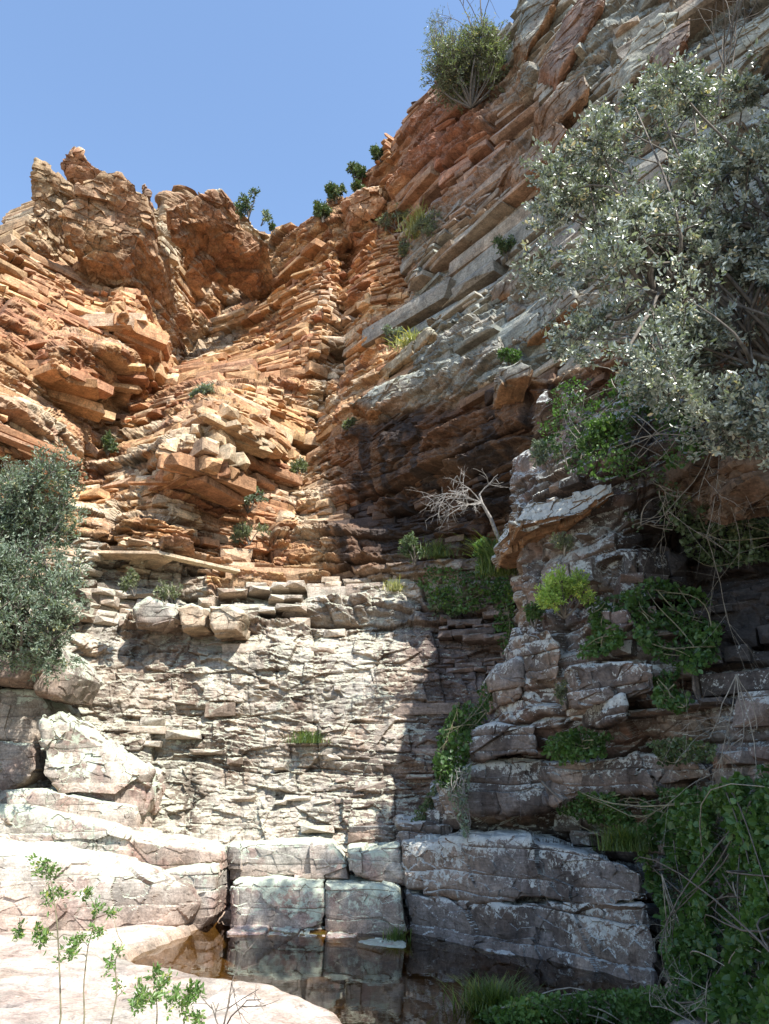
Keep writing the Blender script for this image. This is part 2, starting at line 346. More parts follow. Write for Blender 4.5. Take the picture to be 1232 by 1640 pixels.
# ------------------------------------------------------------------ real broken blocks, bed upon bed
import bmesh
def hull_templates(n, seed, ch=(.005, .11)):
    out = []; r = random.Random(seed)
    for _ in range(n):
        bm = bmesh.new()
        for sx in (-1, 1):
            for sy in (-1, 1):
                for sz in (-1, 1):
                    c = [sx * (1 - .20 * r.random() ** 2), sy * (1 - .14 * r.random() ** 2), sz * (1 - .30 * r.random() ** 3)]
                    for a in range(3):
                        p = list(c); p[a] -= (sx, sy, sz)[a] * (ch[0] + (ch[1] - ch[0]) * r.random() ** 2) * (1.5 if a == 2 else 1); bm.verts.new(p)
        for _ in range(3):
            a = r.random() * 1.6 - .8; bm.verts.new([a, 1.0 + .03 * r.random(), r.random() * 1.2 - .6])
        bm.verts.ensure_lookup_table(); rs = bmesh.ops.convex_hull(bm, input=bm.verts)
        bmesh.ops.delete(bm, geom=[v for v in bm.verts if not v.link_faces], context='VERTS')
        bmesh.ops.triangulate(bm, faces=bm.faces); bmesh.ops.recalc_face_normals(bm, faces=bm.faces)
        bm.verts.index_update(); out.append((np.array([v.co[:] for v in bm.verts]), np.array([[v.index for v in f.verts] for f in bm.faces]))); bm.free()
    return out
TPL = hull_templates(36, 3)
def pave(P, U, V, seed, region, colour, zlo, zhi, superb=(.3, 1.3), warp=.22, facing=None):
    """walk along every bed of the face and lay irregular blocks; returns vertices, triangles, colours"""
    r = np.random.default_rng(seed); Z = np.minimum.accumulate(P[..., 2], 0); nr, nc = Z.shape; cols = np.arange(nc)
    rec = []
    z = zlo
    while z < zhi:
        H = superb[0] + (superb[1] - superb[0]) * r.random() ** 1.4; so_ = r.normal() * .28 + (.15 if r.random() < .3 else 0)
        # contour of the face at this height
        def contour(zm):
            idx = (Z > zm).sum(0); ok = (idx > 0) & (idx < nr - 1); i0 = np.clip(idx - 1, 0, nr - 2)
            za, zb = Z[i0, cols], Z[i0 + 1, cols]; t = np.clip((za - zm) / (za - zb + 1e-6), 0, 1)[:, None]
            p = P[i0, cols] * (1 - t) + P[i0 + 1, cols] * t
            return p[:, 0], p[:, 1], V[i0, cols], ok
        x, y, v, ok = contour(z + H / 2)
        if ok.sum() < 20: z += H; continue
        ds = np.hypot(np.diff(x), np.diff(y)); ds[~(ok[1:] & ok[:-1])] = 0.0; S = np.r_[0, np.cumsum(np.minimum(ds, .6))]
        a = -r.random() * 3
        while a < S[-1]:
            Ls = 2.0 + 6.0 * r.random(); b = a + Ls; m = (a + b) / 2; jc = int(np.clip(np.searchsorted(S, np.clip(m, 0, S[-1])), 0, nc - 1))
            R_ = region(U[nr // 2, jc] if U.ndim == 2 else U[jc], v[jc]); tmin, tmax, lr, amp, keep = R_
            ty = r.random(); hh = 0; offs = so_ * amp + .24 * amp * r.normal()
            tk = (tmin + (tmax - tmin) * (1.0 if ty < .28 else .45 if ty < .62 else .12))
            while hh < H - .02:
                th = min(tk * (.6 + .8 * r.random()), H - hh)
                if H - hh - th < .03: th = H - hh
                x2, y2, v2, ok2 = contour(z + hh + th / 2)
                pn = fbm(np.stack([x2, y2, np.full(nc, z + hh)], -1), .55, 2, seed + 8)
                lo = offs + .08 * amp * r.normal(); s_ = max(a, 0) + .0
                end = min(b, S[-1])
                while s_ < end - .02:
                    Lb = min(max(th * lr * (.4 + 1.4 * r.random() ** 1.5), .08) + .08, end - s_, 1.0 + lr * .3); sa, sb = s_, s_ + Lb; s_ = sb
                    j = np.searchsorted(S, (sa + sb) / 2)
                    if rec and len(rec) > 60000: break
                    if j >= nc or not ok2[j] or r.random() > keep or pn[j] > .30 + .5 * r.random(): continue
                    ja = min(int(np.searchsorted(S, sa)), nc - 1); jb = min(int(np.searchsorted(S, sb)), nc - 1)
                    def tang(q): q0, q1 = max(q - 3, 0), min(q + 3, nc - 1); v_ = np.array([x2[q1] - x2[q0], y2[q1] - y2[q0]]); return v_ / (np.hypot(*v_) + 1e-6)
                    if tang(ja) @ tang(jb) < .93 and Lb > .35:      # a corner: break the bed into short pieces
                        Lb *= .35; sb = sa + Lb; s_ = sb; j = min(int(np.searchsorted(S, (sa + sb) / 2)), nc - 1); jb = min(int(np.searchsorted(S, sb)), nc - 1)
                    ka, kb = max(ja - 2, 0), min(jb + 2, nc - 1)
                    tx, ty_ = x2[kb] - x2[ka], y2[kb] - y2[ka]; tl = math.hypot(tx, ty_)
                    if tl < 1e-3: continue
                    rec.append((x2[j], y2[j], z + hh + th / 2, tx / tl, ty_ / tl, Lb / 2, th / 2, lo, amp, U[nr // 2, j] if U.ndim == 2 else U[j], v2[j], sa))
                hh += th
            a = b
        z += H
    A = np.array(rec); n = len(A); X, Yy, Zc, tx, ty, hl, ht, lo, amp, uu, vv, sa = A.T
    r = np.random.default_rng(seed + 1)
    zc = Zc + warp * fbm(np.stack([X, Yy, Zc * .25], -1), .28, 2, 3) + .03 * X
    yaw = np.arctan2(ty, tx) + r.normal(size=n) * .045 * amp.clip(.3, 1) + .20 * amp.clip(0, 1) * np.sign(rnd(np.floor(X * .35), np.floor(Zc * .4), np.int64(seed)) - .5) * (hl < .8)
    # outward horizontal normal points to the open side of the gorge
    nx, ny = np.sin(yaw), -np.cos(yaw)
    if facing is not None: f = facing(X, Yy); sg = np.sign(nx * f[0] + ny * f[1]); nx *= sg; ny *= sg; ex, ey = -ny, nx
    else: ex, ey = np.cos(yaw), np.sin(yaw)
    prot = lo + amp * (.07 * r.normal(size=n) + .35 * (r.random(n) < .07) * r.random(n)) + .42 * amp * (facet(np.stack([X, Yy, Zc], -1), .55, seed + 5) )
    dp = .35 + .35 * r.random(n) + np.abs(prot) * .5 + .3 * amp
    cx = X + nx * (prot - dp); cy = Yy + ny * (prot - dp)
    pit = r.normal(size=n) * .014 + .03; rol = r.normal(size=n) * .010
    hb = r.random(n); tp_ = r.integers(0, len(TPL), n); flip = r.random(n) < .5
    VV, FF, CC, base = [], [], [], 0
    cen = np.stack([cx + nx * dp, cy + ny * dp, zc], -1)
    colr, lich = colour(cen, uu, vv, hb, r.random(n), rnd(np.floor(Zc / .4), np.int64(seed)))
    for k in range(len(TPL)):
        m = np.where(tp_ == k)[0]
        if not len(m): continue
        tv, tf = TPL[k]; fl = np.where(flip[m], -1.0, 1.0)[:, None]
        lx = tv[None, :, 0] * hl[m, None] * 1.06 * fl; ly = tv[None, :, 1] * dp[m, None]; lz = tv[None, :, 2] * ht[m, None] * 1.04
        lz2 = lz + lx * rol[m, None] + ly * pit[m, None]
        wx = cx[m, None] + ex[m, None] * lx + nx[m, None] * ly; wy = cy[m, None] + ey[m, None] * lx + ny[m, None] * ly; wz = zc[m, None] + lz2
        VV.append(np.stack([wx, wy, wz], -1).reshape(-1, 3))
        det = (ex[m] * ny[m] - ey[m] * nx[m]) * fl[:, 0]
        tfr = np.where(det[:, None, None] > 0, tf[None], tf[None, :, ::-1]); nv = len(tv)
        FF.append((tfr + (np.arange(len(m)) * nv)[:, None, None] + base).reshape(-1, 3)); base += len(m) * nv
        c4 = np.concatenate([np.clip(colr[m], .015, .8), np.clip(lich[m], 0, 1)[:, None]], -1); CC.append(np.repeat(c4, nv, 0))
    print('blocks', n, 'tris', sum(len(f) for f in FF))
    return np.concatenate(VV), np.concatenate(FF), np.concatenate(CC)
def add_mesh_tri(name, parts, mat):           # a grid and its blocks as one mesh of triangles
    V, F, Cc, b = [], [], [], 0
    for v, f, c in parts:
        if f.shape[1] == 4: f = np.concatenate([f[:, [0, 1, 2]], f[:, [0, 2, 3]]], 0)
        V.append(v); F.append(f + b); Cc.append(c); b += len(v)
    return make_mesh(name, np.concatenate(V), np.concatenate(F), mat, col=np.concatenate(Cc))
def wall_region(u, v):                        # bed thickness low and high, length ratio, relief, share of blocks kept
    if v > 1000: return (.08, .30, 3.6, .07, .12) if u < 640 or v > 1130 else (.06, .24, 3.5, .16, .6)
    if v > 900 and u > 300: return (.06, .36, 2.6, .28, .75)
    if u < 440 and v < 700: return (.07, .27, 4.0, .42, .9)
    if u > 640 and v < 240: return (.10, .55, 7.0, .62, .8)
    if u > 600 and v < 640: return (.05, .40, 7.0, .48, .8)
    if u > 500: return (.06, .32, 4.5, .36, .95)
    return (.06, .26, 3.4, .44, .9)
def build_wall():
    us = np.r_[np.arange(-400, -24, 8), np.arange(-24, 1256, 1.25), np.arange(1256, 1500, 6)]
    NR = 960; tt = np.linspace(0, 1, NR)
    U = np.tile(us, (NR, 1)); tp = top_py(us)
    tpj = tp + 10 * vnoise(np.stack([us, us * 0, us * 0], -1), 1 / 18.0, 4) + 6 * vnoise(np.stack([us, us * 0, us * 0], -1), 1 / 7.0, 5)
    Vp = tpj[None] + (1400 - tpj[None]) * tt[:, None]
    Y = WALL(U, Vp)
    P = at_np(U, Vp, Y)
    # plateau behind the rim, so the cliff has a top
    NB = 40; kk = (np.arange(NB, 0, -1) / NB)[:, None]
    back = P[0][None].copy().repeat(NB, 0)
    side = np.clip((us - 500) / 300, -0.6, 1.0)[None]
    dd = 14 * kk ** 1.8
    back[..., 0] += dd * side * 0.8; back[..., 1] += dd * 0.85; back[..., 2] += 0.10 * dd - 0.35 * kk ** 0.5
    Pb, Ub, Vb = P[::3, ::2].copy(), us[::2], Vp[::3, ::2]
    P = np.concatenate([back, P], 0); U = np.concatenate([U[:1].repeat(NB, 0), U]); Vp = np.concatenate([Vp[:1].repeat(NB, 0), Vp])
    N0 = grid_normals(blur(P, 12)); N0[..., 2] *= 0.2; N0 = blur(N0, 8); N0 = unit(N0)
    if N0[NB + 300, 500, 1] > 0: N0 = -N0
    n_low = fbm(P, 0.28, 3, 3)
    z = P[..., 2]
    zs = z + 0.28 * n_low + 0.035 * fbm(P, 1.1, 3, 8) + 0.03 * P[..., 0]
    ts = 1.5 * P[..., 0] + 0.35 * P[..., 1] + 0.16 * fbm(P, 0.9, 3, 12)
    low = sstep(985, 1030, Vp) * 1.0                                 # smoother pale apron below the break
    upr = sstep(600, 700, U) * sstep(620, 480, Vp)
    d1, hb1, hk1, e1 = strata(P, 101, 0.7, 2.2, 4.0, 1.0, zs, ts, 0.3, 0.9, 0.5)
    d2, hb2, hk2, e2 = strata(P, 202, 0.22, 0.8, 1.7, 1.0, zs + 0.05 * vnoise(P, 2.2, 3), ts + 0.10 * vnoise(P, 2.5, 7), 0.35, 1.0, 1.15)
    d3, hb3, hk3, e3 = strata(P, 303, 0.07, 0.26, 0.55, 1.0, zs + 0.05 * vnoise(P, 3.1, 5), ts * 1.1 + 0.12 * vnoise(P, 3.5, 9), 0.35, 0.9, 0.6)
    d4, hb4, hk4, e4 = strata(P, 404, 0.03, 0.09, 0.28, 1.0, zs + 0.04 * vnoise(P, 4.1, 15), ts * 1.1 + 0.1 * vnoise(P, 5.5, 19), 0.2, 0.9, 0.5)
    rough_mask = sstep(-0.35, 0.5, fbm(P, 0.55, 3, 40))
    mass = sstep(0.35, 0.6, hb1 + 0.35 * fbm(P, 0.7, 2, 41))            # massive beds against thinly bedded ones
    A1 = (0.42 + 0.14 * upr) * (1 - 0.70 * low); A2 = 0.24 * (1 - 0.62 * low) * (0.5 + 0.8 * rough_mask)
    A3 = 0.11 * (1 - 0.45 * low) * (1.15 - 0.65 * mass) * (0.5 + 0.8 * rough_mask); A4 = 0.032 * (1.1 - 0.7 * mass)
    f1 = facet(P, 0.6, 51, (1, 1, 2.4)); f2 = facet(P, 1.6, 52, (1, 1, 2.2)); f3 = facet(P, 6.0, 53, (1, 1, 2.2))
    lw = sstep(440, 340, U) * sstep(350, 420, Vp) * sstep(760, 660, Vp)      # planar slabs of the left wall
    A2 = A2 * (1 - .45 * lw) * (1 - .1 * low); A3 = A3 * (1 - .35 * lw) * (1 - .5 * low); f1 = f1 * (1 - .4 * lw); f2 = f2 * (1 - .4 * lw)
    dl, hbl, hkl, el = strata(P, 212, .30, 1.0, 1.5, 1.0, zs, ts, .3, .7, .3); f4 = facet(P, 1.3, 61, (1, 1, 1.7)); d2 = d2 * (1 - low) + low * (.95 * dl + .06 * d2)
    e2 = np.where(low > .5, np.minimum(el, e2 * 2), e2); A3 = A3 * (1 - .45 * low); A4 = A4 * (1 - .5 * low)
    D = .10 * low * f4 + A1 * d1 + A2 * d2 + A3 * d3 + A4 * d4 + 0.20 * n_low * (1 - 0.6 * low) + (0.22 * f1 + 0.14 * f2) * (1 - 0.5 * low) + 0.05 * f3 * (1 - .3 * low) + 0.012 * fbm(P, 6, 2, 50)
    # bands read from the photo: long overhanging bed and the recess beneath it
    def band(pts, A, wd): return A * np.exp(-(pl_dist(U, Vp, pts) / wd) ** 2)
    D += band([(520, 700), (600, 650), (700, 610), (860, 560)], 0.26, 22) + band([(500, 760), (640, 680), (860, 640)], -0.10, 18)
    D += band([(620, 850), (760, 830), (820, 860)], -0.15, 22) + band([(200, 1000), (420, 985), (640, 965)], 0.35, 16)
    D += band([(470, 840), (530, 850), (600, 900)], 0.2, 30)
    edge = np.ones(P.shape[0]); edge[:NB] = np.linspace(0.2, 1, NB)
    D *= edge[:, None]; D = (.5 * D + .5 * blur(D, 1)) * (.85 + .15 * low) - (.07 - .07 * low)
    Pd = P + N0 * D[..., None]
    Nf = grid_normals(blur(Pd, 1));
    if Nf[NB + 300:, 500, 1].mean() > 0: Nf = -Nf
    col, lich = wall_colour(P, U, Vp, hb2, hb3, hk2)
    crk = np.exp(-np.minimum(e2, e1) / 0.022); col = mixc(col * .8, DARK * .8, crk * 0.5)  # backing rock darkened so gaps between blocks look shadowed; joints darker still
    RGBA = np.concatenate([np.clip(col, 0.015, 0.8), np.clip(lich, 0, 1)[..., None]], -1)
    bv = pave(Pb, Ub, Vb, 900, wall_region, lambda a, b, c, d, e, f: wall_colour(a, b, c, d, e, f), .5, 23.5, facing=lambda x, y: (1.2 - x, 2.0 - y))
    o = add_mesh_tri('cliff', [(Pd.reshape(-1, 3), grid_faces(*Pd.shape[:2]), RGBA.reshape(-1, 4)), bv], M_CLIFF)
    tag(o, 'tall layered orange and grey sandstone cliff rising behind the pool', None, None, 'structure')
    return us, Vp[NB:], Pd[NB:]
WU, WV, WP = build_wall()
def wall_pt(px, py):                          # a point on the finished relief
    j = int(np.clip(np.searchsorted(WU, px), 0, len(WU) - 1)); i = int(np.clip(np.searchsorted(WV[:, j], py), 0, WV.shape[0] - 1))
    return WP[i, j]
def wall_Y(px, py): return float(np.median(WP[max(0, int(np.searchsorted(WV[:, int(np.clip(np.searchsorted(WU, px), 0, len(WU) - 1))], py)) - 4):, int(np.clip(np.searchsorted(WU, px), 0, len(WU) - 1)), 1][:8]))

# ------------------------------------------------------------------ canyon side wall, outside the frame on the right: it throws the shade
def build_side():
    ys = np.linspace(7.2, -14, 150); zz = np.linspace(-1, 1, 120)
    Yg, T = np.meshgrid(ys, zz)
    top = 19.0 + 1.8 * vnoise(np.stack([ys, ys * 0, ys * 0], -1), 0.4, 3) + 1.3 * vnoise(np.stack([ys, ys * 0, ys * 0], -1), 1.5, 6) + .8 * vnoise(np.stack([ys, ys * 0, ys * 0], -1), 4.5, 7)  # rim made jagged to break up the shadow edge it casts
    Z = -0.6 + (T + 1) / 2 * (top[None] + 0.6)
    X = SIDE_X + 0.25 * (6 - Yg) * 0.55 + 0.04 * (Z - 10)
    P = np.stack([X, Yg, Z], -1)
    bk = P[-1][None].repeat(20, 0).copy(); bk[..., 0] += np.linspace(0.3, 12, 20)[:, None]
    P = np.concatenate([P, bk], 0)
    d2, hb, hk, e = strata(P, 202, 0.25, 0.9, 1.3, 0.35, P[..., 2] + 0.2 * fbm(P, .4, 2, 3), P[..., 1] * 1.4, 0.3)
    P[..., 0] -= d2
    col = mixc(BROWN, GREY, hb); RGBA = np.concatenate([col, np.full(col.shape[:2] + (1,), .5)], -1)
    o = make_mesh('cliff_side', P.reshape(-1, 3), grid_faces(*P.shape[:2]), M_BUTT, col=RGBA.reshape(-1, 4))
    tag(o, 'canyon side wall continuing the cliff past the right edge', None, None, 'structure')
SIDE_X = 7.4
build_side()

# ------------------------------------------------------------------ shaded buttress on the right
BUT = Depth([(650, 1340, 11.4), (700, 1250, 10.6), (700, 1330, 11.2), (790, 1100, 10.4), (820, 850, 9.7), (850, 740, 10.0), (900, 650, 9.6), (900, 900, 9.1), (900, 1000, 9.1), (900, 1150, 9.1), (900, 1330, 10.2),
    (1000, 850, 8.5), (1000, 1000, 8.3), (1000, 1150, 8.3), (1050, 1330, 9.0), (1100, 700, 8.2), (1120, 900, 8.9), (1150, 1100, 7.6), (1232, 800, 8.0), (1232, 1000, 7.9), (1232, 1300, 6.6), (1232, 1500, 6.2),
    (1050, 1500, 8.8), (900, 1500, 10.2), (1000, 1640, 8.9), (1232, 1640, 5.8), (1500, 700, 6.0), (1500, 1600, 4.8), (800, 1640, 10.8), (650, 1640, 11.6), (1232, 600, 7.6)])
BE = np.array([(620, 905), (700, 880), (740, 850), (800, 824), (860, 818), (950, 822), (1000, 836), (1060, 800), (1130, 792), (1165, 762), (1210, 704), (1300, 704), (1325, 650), (1420, 640), (1700, 640)], float)
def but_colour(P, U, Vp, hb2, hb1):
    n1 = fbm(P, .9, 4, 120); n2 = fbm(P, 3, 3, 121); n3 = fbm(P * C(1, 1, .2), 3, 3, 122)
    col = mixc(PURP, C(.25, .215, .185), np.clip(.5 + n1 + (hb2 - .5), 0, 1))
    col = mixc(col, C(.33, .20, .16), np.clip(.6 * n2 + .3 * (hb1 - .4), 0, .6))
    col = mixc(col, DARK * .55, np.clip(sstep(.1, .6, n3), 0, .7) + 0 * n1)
    col = mixc(col, C(.035, .033, .035), np.clip(blob(U, Vp, 1090, 900, 110, 100) * 1.2 + blob(U, Vp, 1232, 1000, 140, 160), 0, .85))  # hollow on the right blackened in the colour as deep shade
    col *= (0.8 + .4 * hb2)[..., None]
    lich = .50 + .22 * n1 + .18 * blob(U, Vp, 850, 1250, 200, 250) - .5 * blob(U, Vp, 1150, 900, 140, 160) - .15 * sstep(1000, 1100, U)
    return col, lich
def build_buttress():
    pys = np.arange(620, 1700, 1.7); ss = np.linspace(0, 1, 560) ** 1.15
    Vp = np.tile(pys[:, None], (1, len(ss)))
    el = np.interp(pys, BE[:, 0], BE[:, 1]) + 5 * vnoise(np.stack([pys, pys * 0, pys * 0], -1), 1 / 14., 9)
    U = el[:, None] + (1500 - el[:, None]) * ss[None]
    Y = BUT(U, Vp)
    Y = Y + 0.5 * np.exp(-(U - el[:, None]) / 14)
    P = at_np(U, Vp, Y)
    NB = 40; k = (np.arange(NB, 0, -1) / NB)[None, :]
    Pe = P
    lf = P[:, :1].repeat(NB, 1).copy(); lf[..., 1] += 3.6 * k ** 1.3; lf[..., 0] += 0.5 * k
    P = np.concatenate([lf, P], 1); U = np.concatenate([U[:, :1].repeat(NB, 1), U], 1); Vp = np.concatenate([Vp[:, :1].repeat(NB, 1), Vp], 1)
    NT = 30; kk = (np.arange(NT, 0, -1) / NT)[:, None]
    tp = P[:1].repeat(NT, 0).copy(); tp[..., 1] += 4 * kk; tp[..., 2] += 0.3 * kk
    P = np.concatenate([tp, P], 0); U = np.concatenate([U[:1].repeat(NT, 0), U]); Vp = np.concatenate([Vp[:1].repeat(NT, 0), Vp])
    N0 = grid_normals(blur(P, 12)); N0[..., 2] *= 0.3; N0 = blur(N0, 5); N0 = unit(N0)
    if N0[300, 300, 1] > 0: N0 = -N0
    Pb, Ub, Vb = P[NT::3, ::2].copy(), U[NT::3, ::2], Vp[NT::3, ::2]
    zs = P[..., 2] + 0.12 * fbm(P, .5, 3, 103) + 0.05 * fbm(P, 2, 2, 104) - 0.05 * P[..., 0]
    ts = 1.3 * P[..., 0] - 0.5 * P[..., 1] + 0.18 * fbm(P, 1.2, 3, 105)
    d1, hb1, hk1, e1 = strata(P, 511, 0.55, 1.15, 1.7, 1, zs, ts, 0.35, 0.7, 0.45)
    d2, hb2, hk2, e2 = strata(P, 522, 0.18, 0.6, 0.9, 1, zs, ts + .1 * vnoise(P, 3, 4), 0.35, 0.8, 0.5)
    d3, hb3, hk3, e3 = strata(P, 533, 0.05, 0.16, 0.4, 1, zs + .03 * vnoise(P, 4, 2), ts + .1 * vnoise(P, 5, 4), 0.3, 0.9, 0.5)
    D = 0.22 * d1 + 0.11 * d2 + 0.022 * d3 + 0.18 * fbm(P, 0.7, 2, 110) + .17 * facet(P, 1.3, 112) + .05 * facet(P, 3.6, 113) + 0.012 * fbm(P, 8, 2, 111)
    D = (.5 * D + .5 * blur(D, 1)) * .85 - .06; Pd = P + N0 * D[..., None]
    Nf = grid_normals(blur(Pd, 1))
    if Nf[300:, 300, 1].mean() > 0: Nf = -Nf
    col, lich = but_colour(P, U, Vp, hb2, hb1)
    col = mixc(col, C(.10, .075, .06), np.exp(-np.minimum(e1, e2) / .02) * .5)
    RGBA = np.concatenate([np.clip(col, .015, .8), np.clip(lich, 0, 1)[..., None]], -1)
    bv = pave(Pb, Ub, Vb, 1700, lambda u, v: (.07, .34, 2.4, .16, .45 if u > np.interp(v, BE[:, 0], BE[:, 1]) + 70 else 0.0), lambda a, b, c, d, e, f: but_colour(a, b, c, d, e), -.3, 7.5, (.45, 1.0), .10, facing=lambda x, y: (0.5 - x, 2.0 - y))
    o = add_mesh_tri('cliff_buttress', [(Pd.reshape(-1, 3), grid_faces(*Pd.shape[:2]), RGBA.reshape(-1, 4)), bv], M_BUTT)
    tag(o, 'shaded buttress of grey purple lichened rock on the right', None, None, 'structure')
    return Pd
BP = build_buttress()

# ------------------------------------------------------------------ single blocks of rock
def block(name, label, poly, Y, back, group=None, cat='rock', mat=None, scheme='ledge', lean=0.0, bev=0.07, rough=0.03, lich=0.4, col=None, n=340, taper=0.04, seed=None, drop=0.0, strat=0.022):
    seed = seed if seed is not None else int(sum(a * 3 + b for a, b in poly)) % 999
    pl = np.array(poly, float); m = len(pl)
    if not isinstance(Y, (tuple, list)): Y = (Y, Y)
    seg = np.linalg.norm(np.roll(pl, -1, 0) - pl, axis=1); cum = np.r_[0, np.cumsum(seg)]
    s = np.linspace(0, cum[-1], n, endpoint=False)
    bx = np.interp(s, cum, np.r_[pl[:, 0], pl[0, 0]]); by = np.interp(s, cum, np.r_[pl[:, 1], pl[0, 1]])
    for _ in range(2):
        bx = (np.roll(bx, 1) + 2 * bx + np.roll(bx, -1)) / 4; by = (np.roll(by, 1) + 2 * by + np.roll(by, -1)) / 4
    cx, cy = bx.mean(), by.mean(); x0, x1 = pl[:, 0].min(), pl[:, 0].max(); y1 = pl[:, 1].max()
    nr = max(24, int(n * 0.26)); rr = np.linspace(0.012, 1, nr) ** 0.85
    U = cx + (bx - cx)[None] * rr[:, None]; Vp = cy + (by - cy)[None] * rr[:, None]
    Yg = Y[0] + (Y[1] - Y[0]) * (U - x0) / (x1 - x0 + 1e-6) + lean * (y1 - Vp) / 100.0
    F = at_np(U, Vp, Yg); cen = F[0].mean(0)
    F[..., 1] += (bev * rr ** 12)[:, None]
    ns = max(14, int(nr * 0.6)); kk = np.linspace(0, 1, ns + 1)[1:]
    S = F[-1][None].repeat(ns, 0).copy()
    S[..., 1] += (back * kk)[:, None]
    cc = F[-1].mean(0)
    S[..., 0] += (cc[0] - S[..., 0]) * (taper * kk)[:, None]; S[..., 2] += (cc[2] - S[..., 2]) * (taper * kk)[:, None] - (drop * kk)[:, None]
    P = np.concatenate([F, S], 0)
    N0 = np.cross(np.gradient(P, axis=0), np.roll(P, -1, 1) - np.roll(P, 1, 1)); N0 /= np.linalg.norm(N0, axis=-1, keepdims=True) + 1e-9
    if N0[3, :, 1].mean() > 0: N0 = -N0
    N0 = blur(N0, 3); N0 /= np.linalg.norm(N0, axis=-1, keepdims=True) + 1e-9
    zs = P[..., 2] + .05 * fbm(P, 1.2, 2, seed); ts = P[..., 0] * 1.2 + .8 * P[..., 1] + .1 * fbm(P, 2, 2, seed + 3)
    d2, hb2, hk2, e2 = strata(P, 600 + seed, .16, .5, .8, 1, zs, ts, .4, .8, .5)
    D = rough * .8 * fbm(P, 1.3, 2, seed + 5) + rough * .15 * fbm(P, 8, 2, seed + 6) + rough * 1.3 * facet(P, 1.1, seed + 15) + rough * .5 * facet(P, 4.0, seed + 16) + strat * d2 * .8
    P = P + N0 * D[..., None]
    P[0] = P[0].mean(0)
    n1 = fbm(P, 1.2, 3, seed + 8); n2 = fbm(P, 4, 3, seed + 9); n3 = fbm(P * C(1, 1, .2), 3.2, 3, seed + 11)
    relz = np.clip((P[..., 2] - P[..., 2].min()) / (np.ptp(P[..., 2]) + 1e-6), 0, 1); Nz = N0[..., 2]
    if scheme == 'ledge':
        c = mixc(C(.47, .43, .38), PINK * .84, sstep(.62, .2, relz + .22 * n1)); c = mixc(c, C(.30, .24, .20), np.clip(sstep(.15, .7, n3) * .7, 0, .6))
        c = mixc(c, C(.34, .20, .17), .5 * sstep(.1, .6, n2)); l = lich + .5 * (relz - .55) + .15 * n1 + .1 * (Nz > .5)
    elif scheme == 'shade':
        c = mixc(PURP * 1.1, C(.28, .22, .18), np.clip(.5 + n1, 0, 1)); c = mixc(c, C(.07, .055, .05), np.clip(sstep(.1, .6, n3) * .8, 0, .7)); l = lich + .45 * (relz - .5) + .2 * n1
    elif scheme == 'grey':
        c = mixc(GREY, C(.24, .17, .12), np.clip(.5 + n1 - .8 * Nz, 0, 1)); l = lich + .3 * Nz + .15 * n1
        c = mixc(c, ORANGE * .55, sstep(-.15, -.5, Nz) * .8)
    else:
        c = mixc(ORANGE, RED, np.clip(.35 + .7 * n1, 0, 1)); c = mixc(c, YEL, np.clip(n2, 0, .7)); l = lich + .4 * Nz + .15 * n1
        c = mixc(c, CREAM, sstep(.25, .8, Nz) * .75)
    if col is not None: c = mixc(c, C(*col), np.full(c.shape[:2], .6))
    c = mixc(c, DARK, np.exp(-e2 / .010) * .30); c = c * (.82 + .36 * hb2)[..., None] * (.85 + .3 * rnd(np.round(facet(P, 1.1, seed + 15) * 3), np.int64(3)))[..., None]
    RGBA = np.concatenate([np.clip(c, .015, .8), np.clip(l, 0, 1)[..., None]], -1)
    org = P.reshape(-1, 3).mean(0)
    o = make_mesh(name, P.reshape(-1, 3), grid_faces(P.shape[0], n, True), mat or M_LEDGE, col=RGBA.reshape(-1, 4), org=org, smooth=False)
    tag(o, label, cat, group); return o

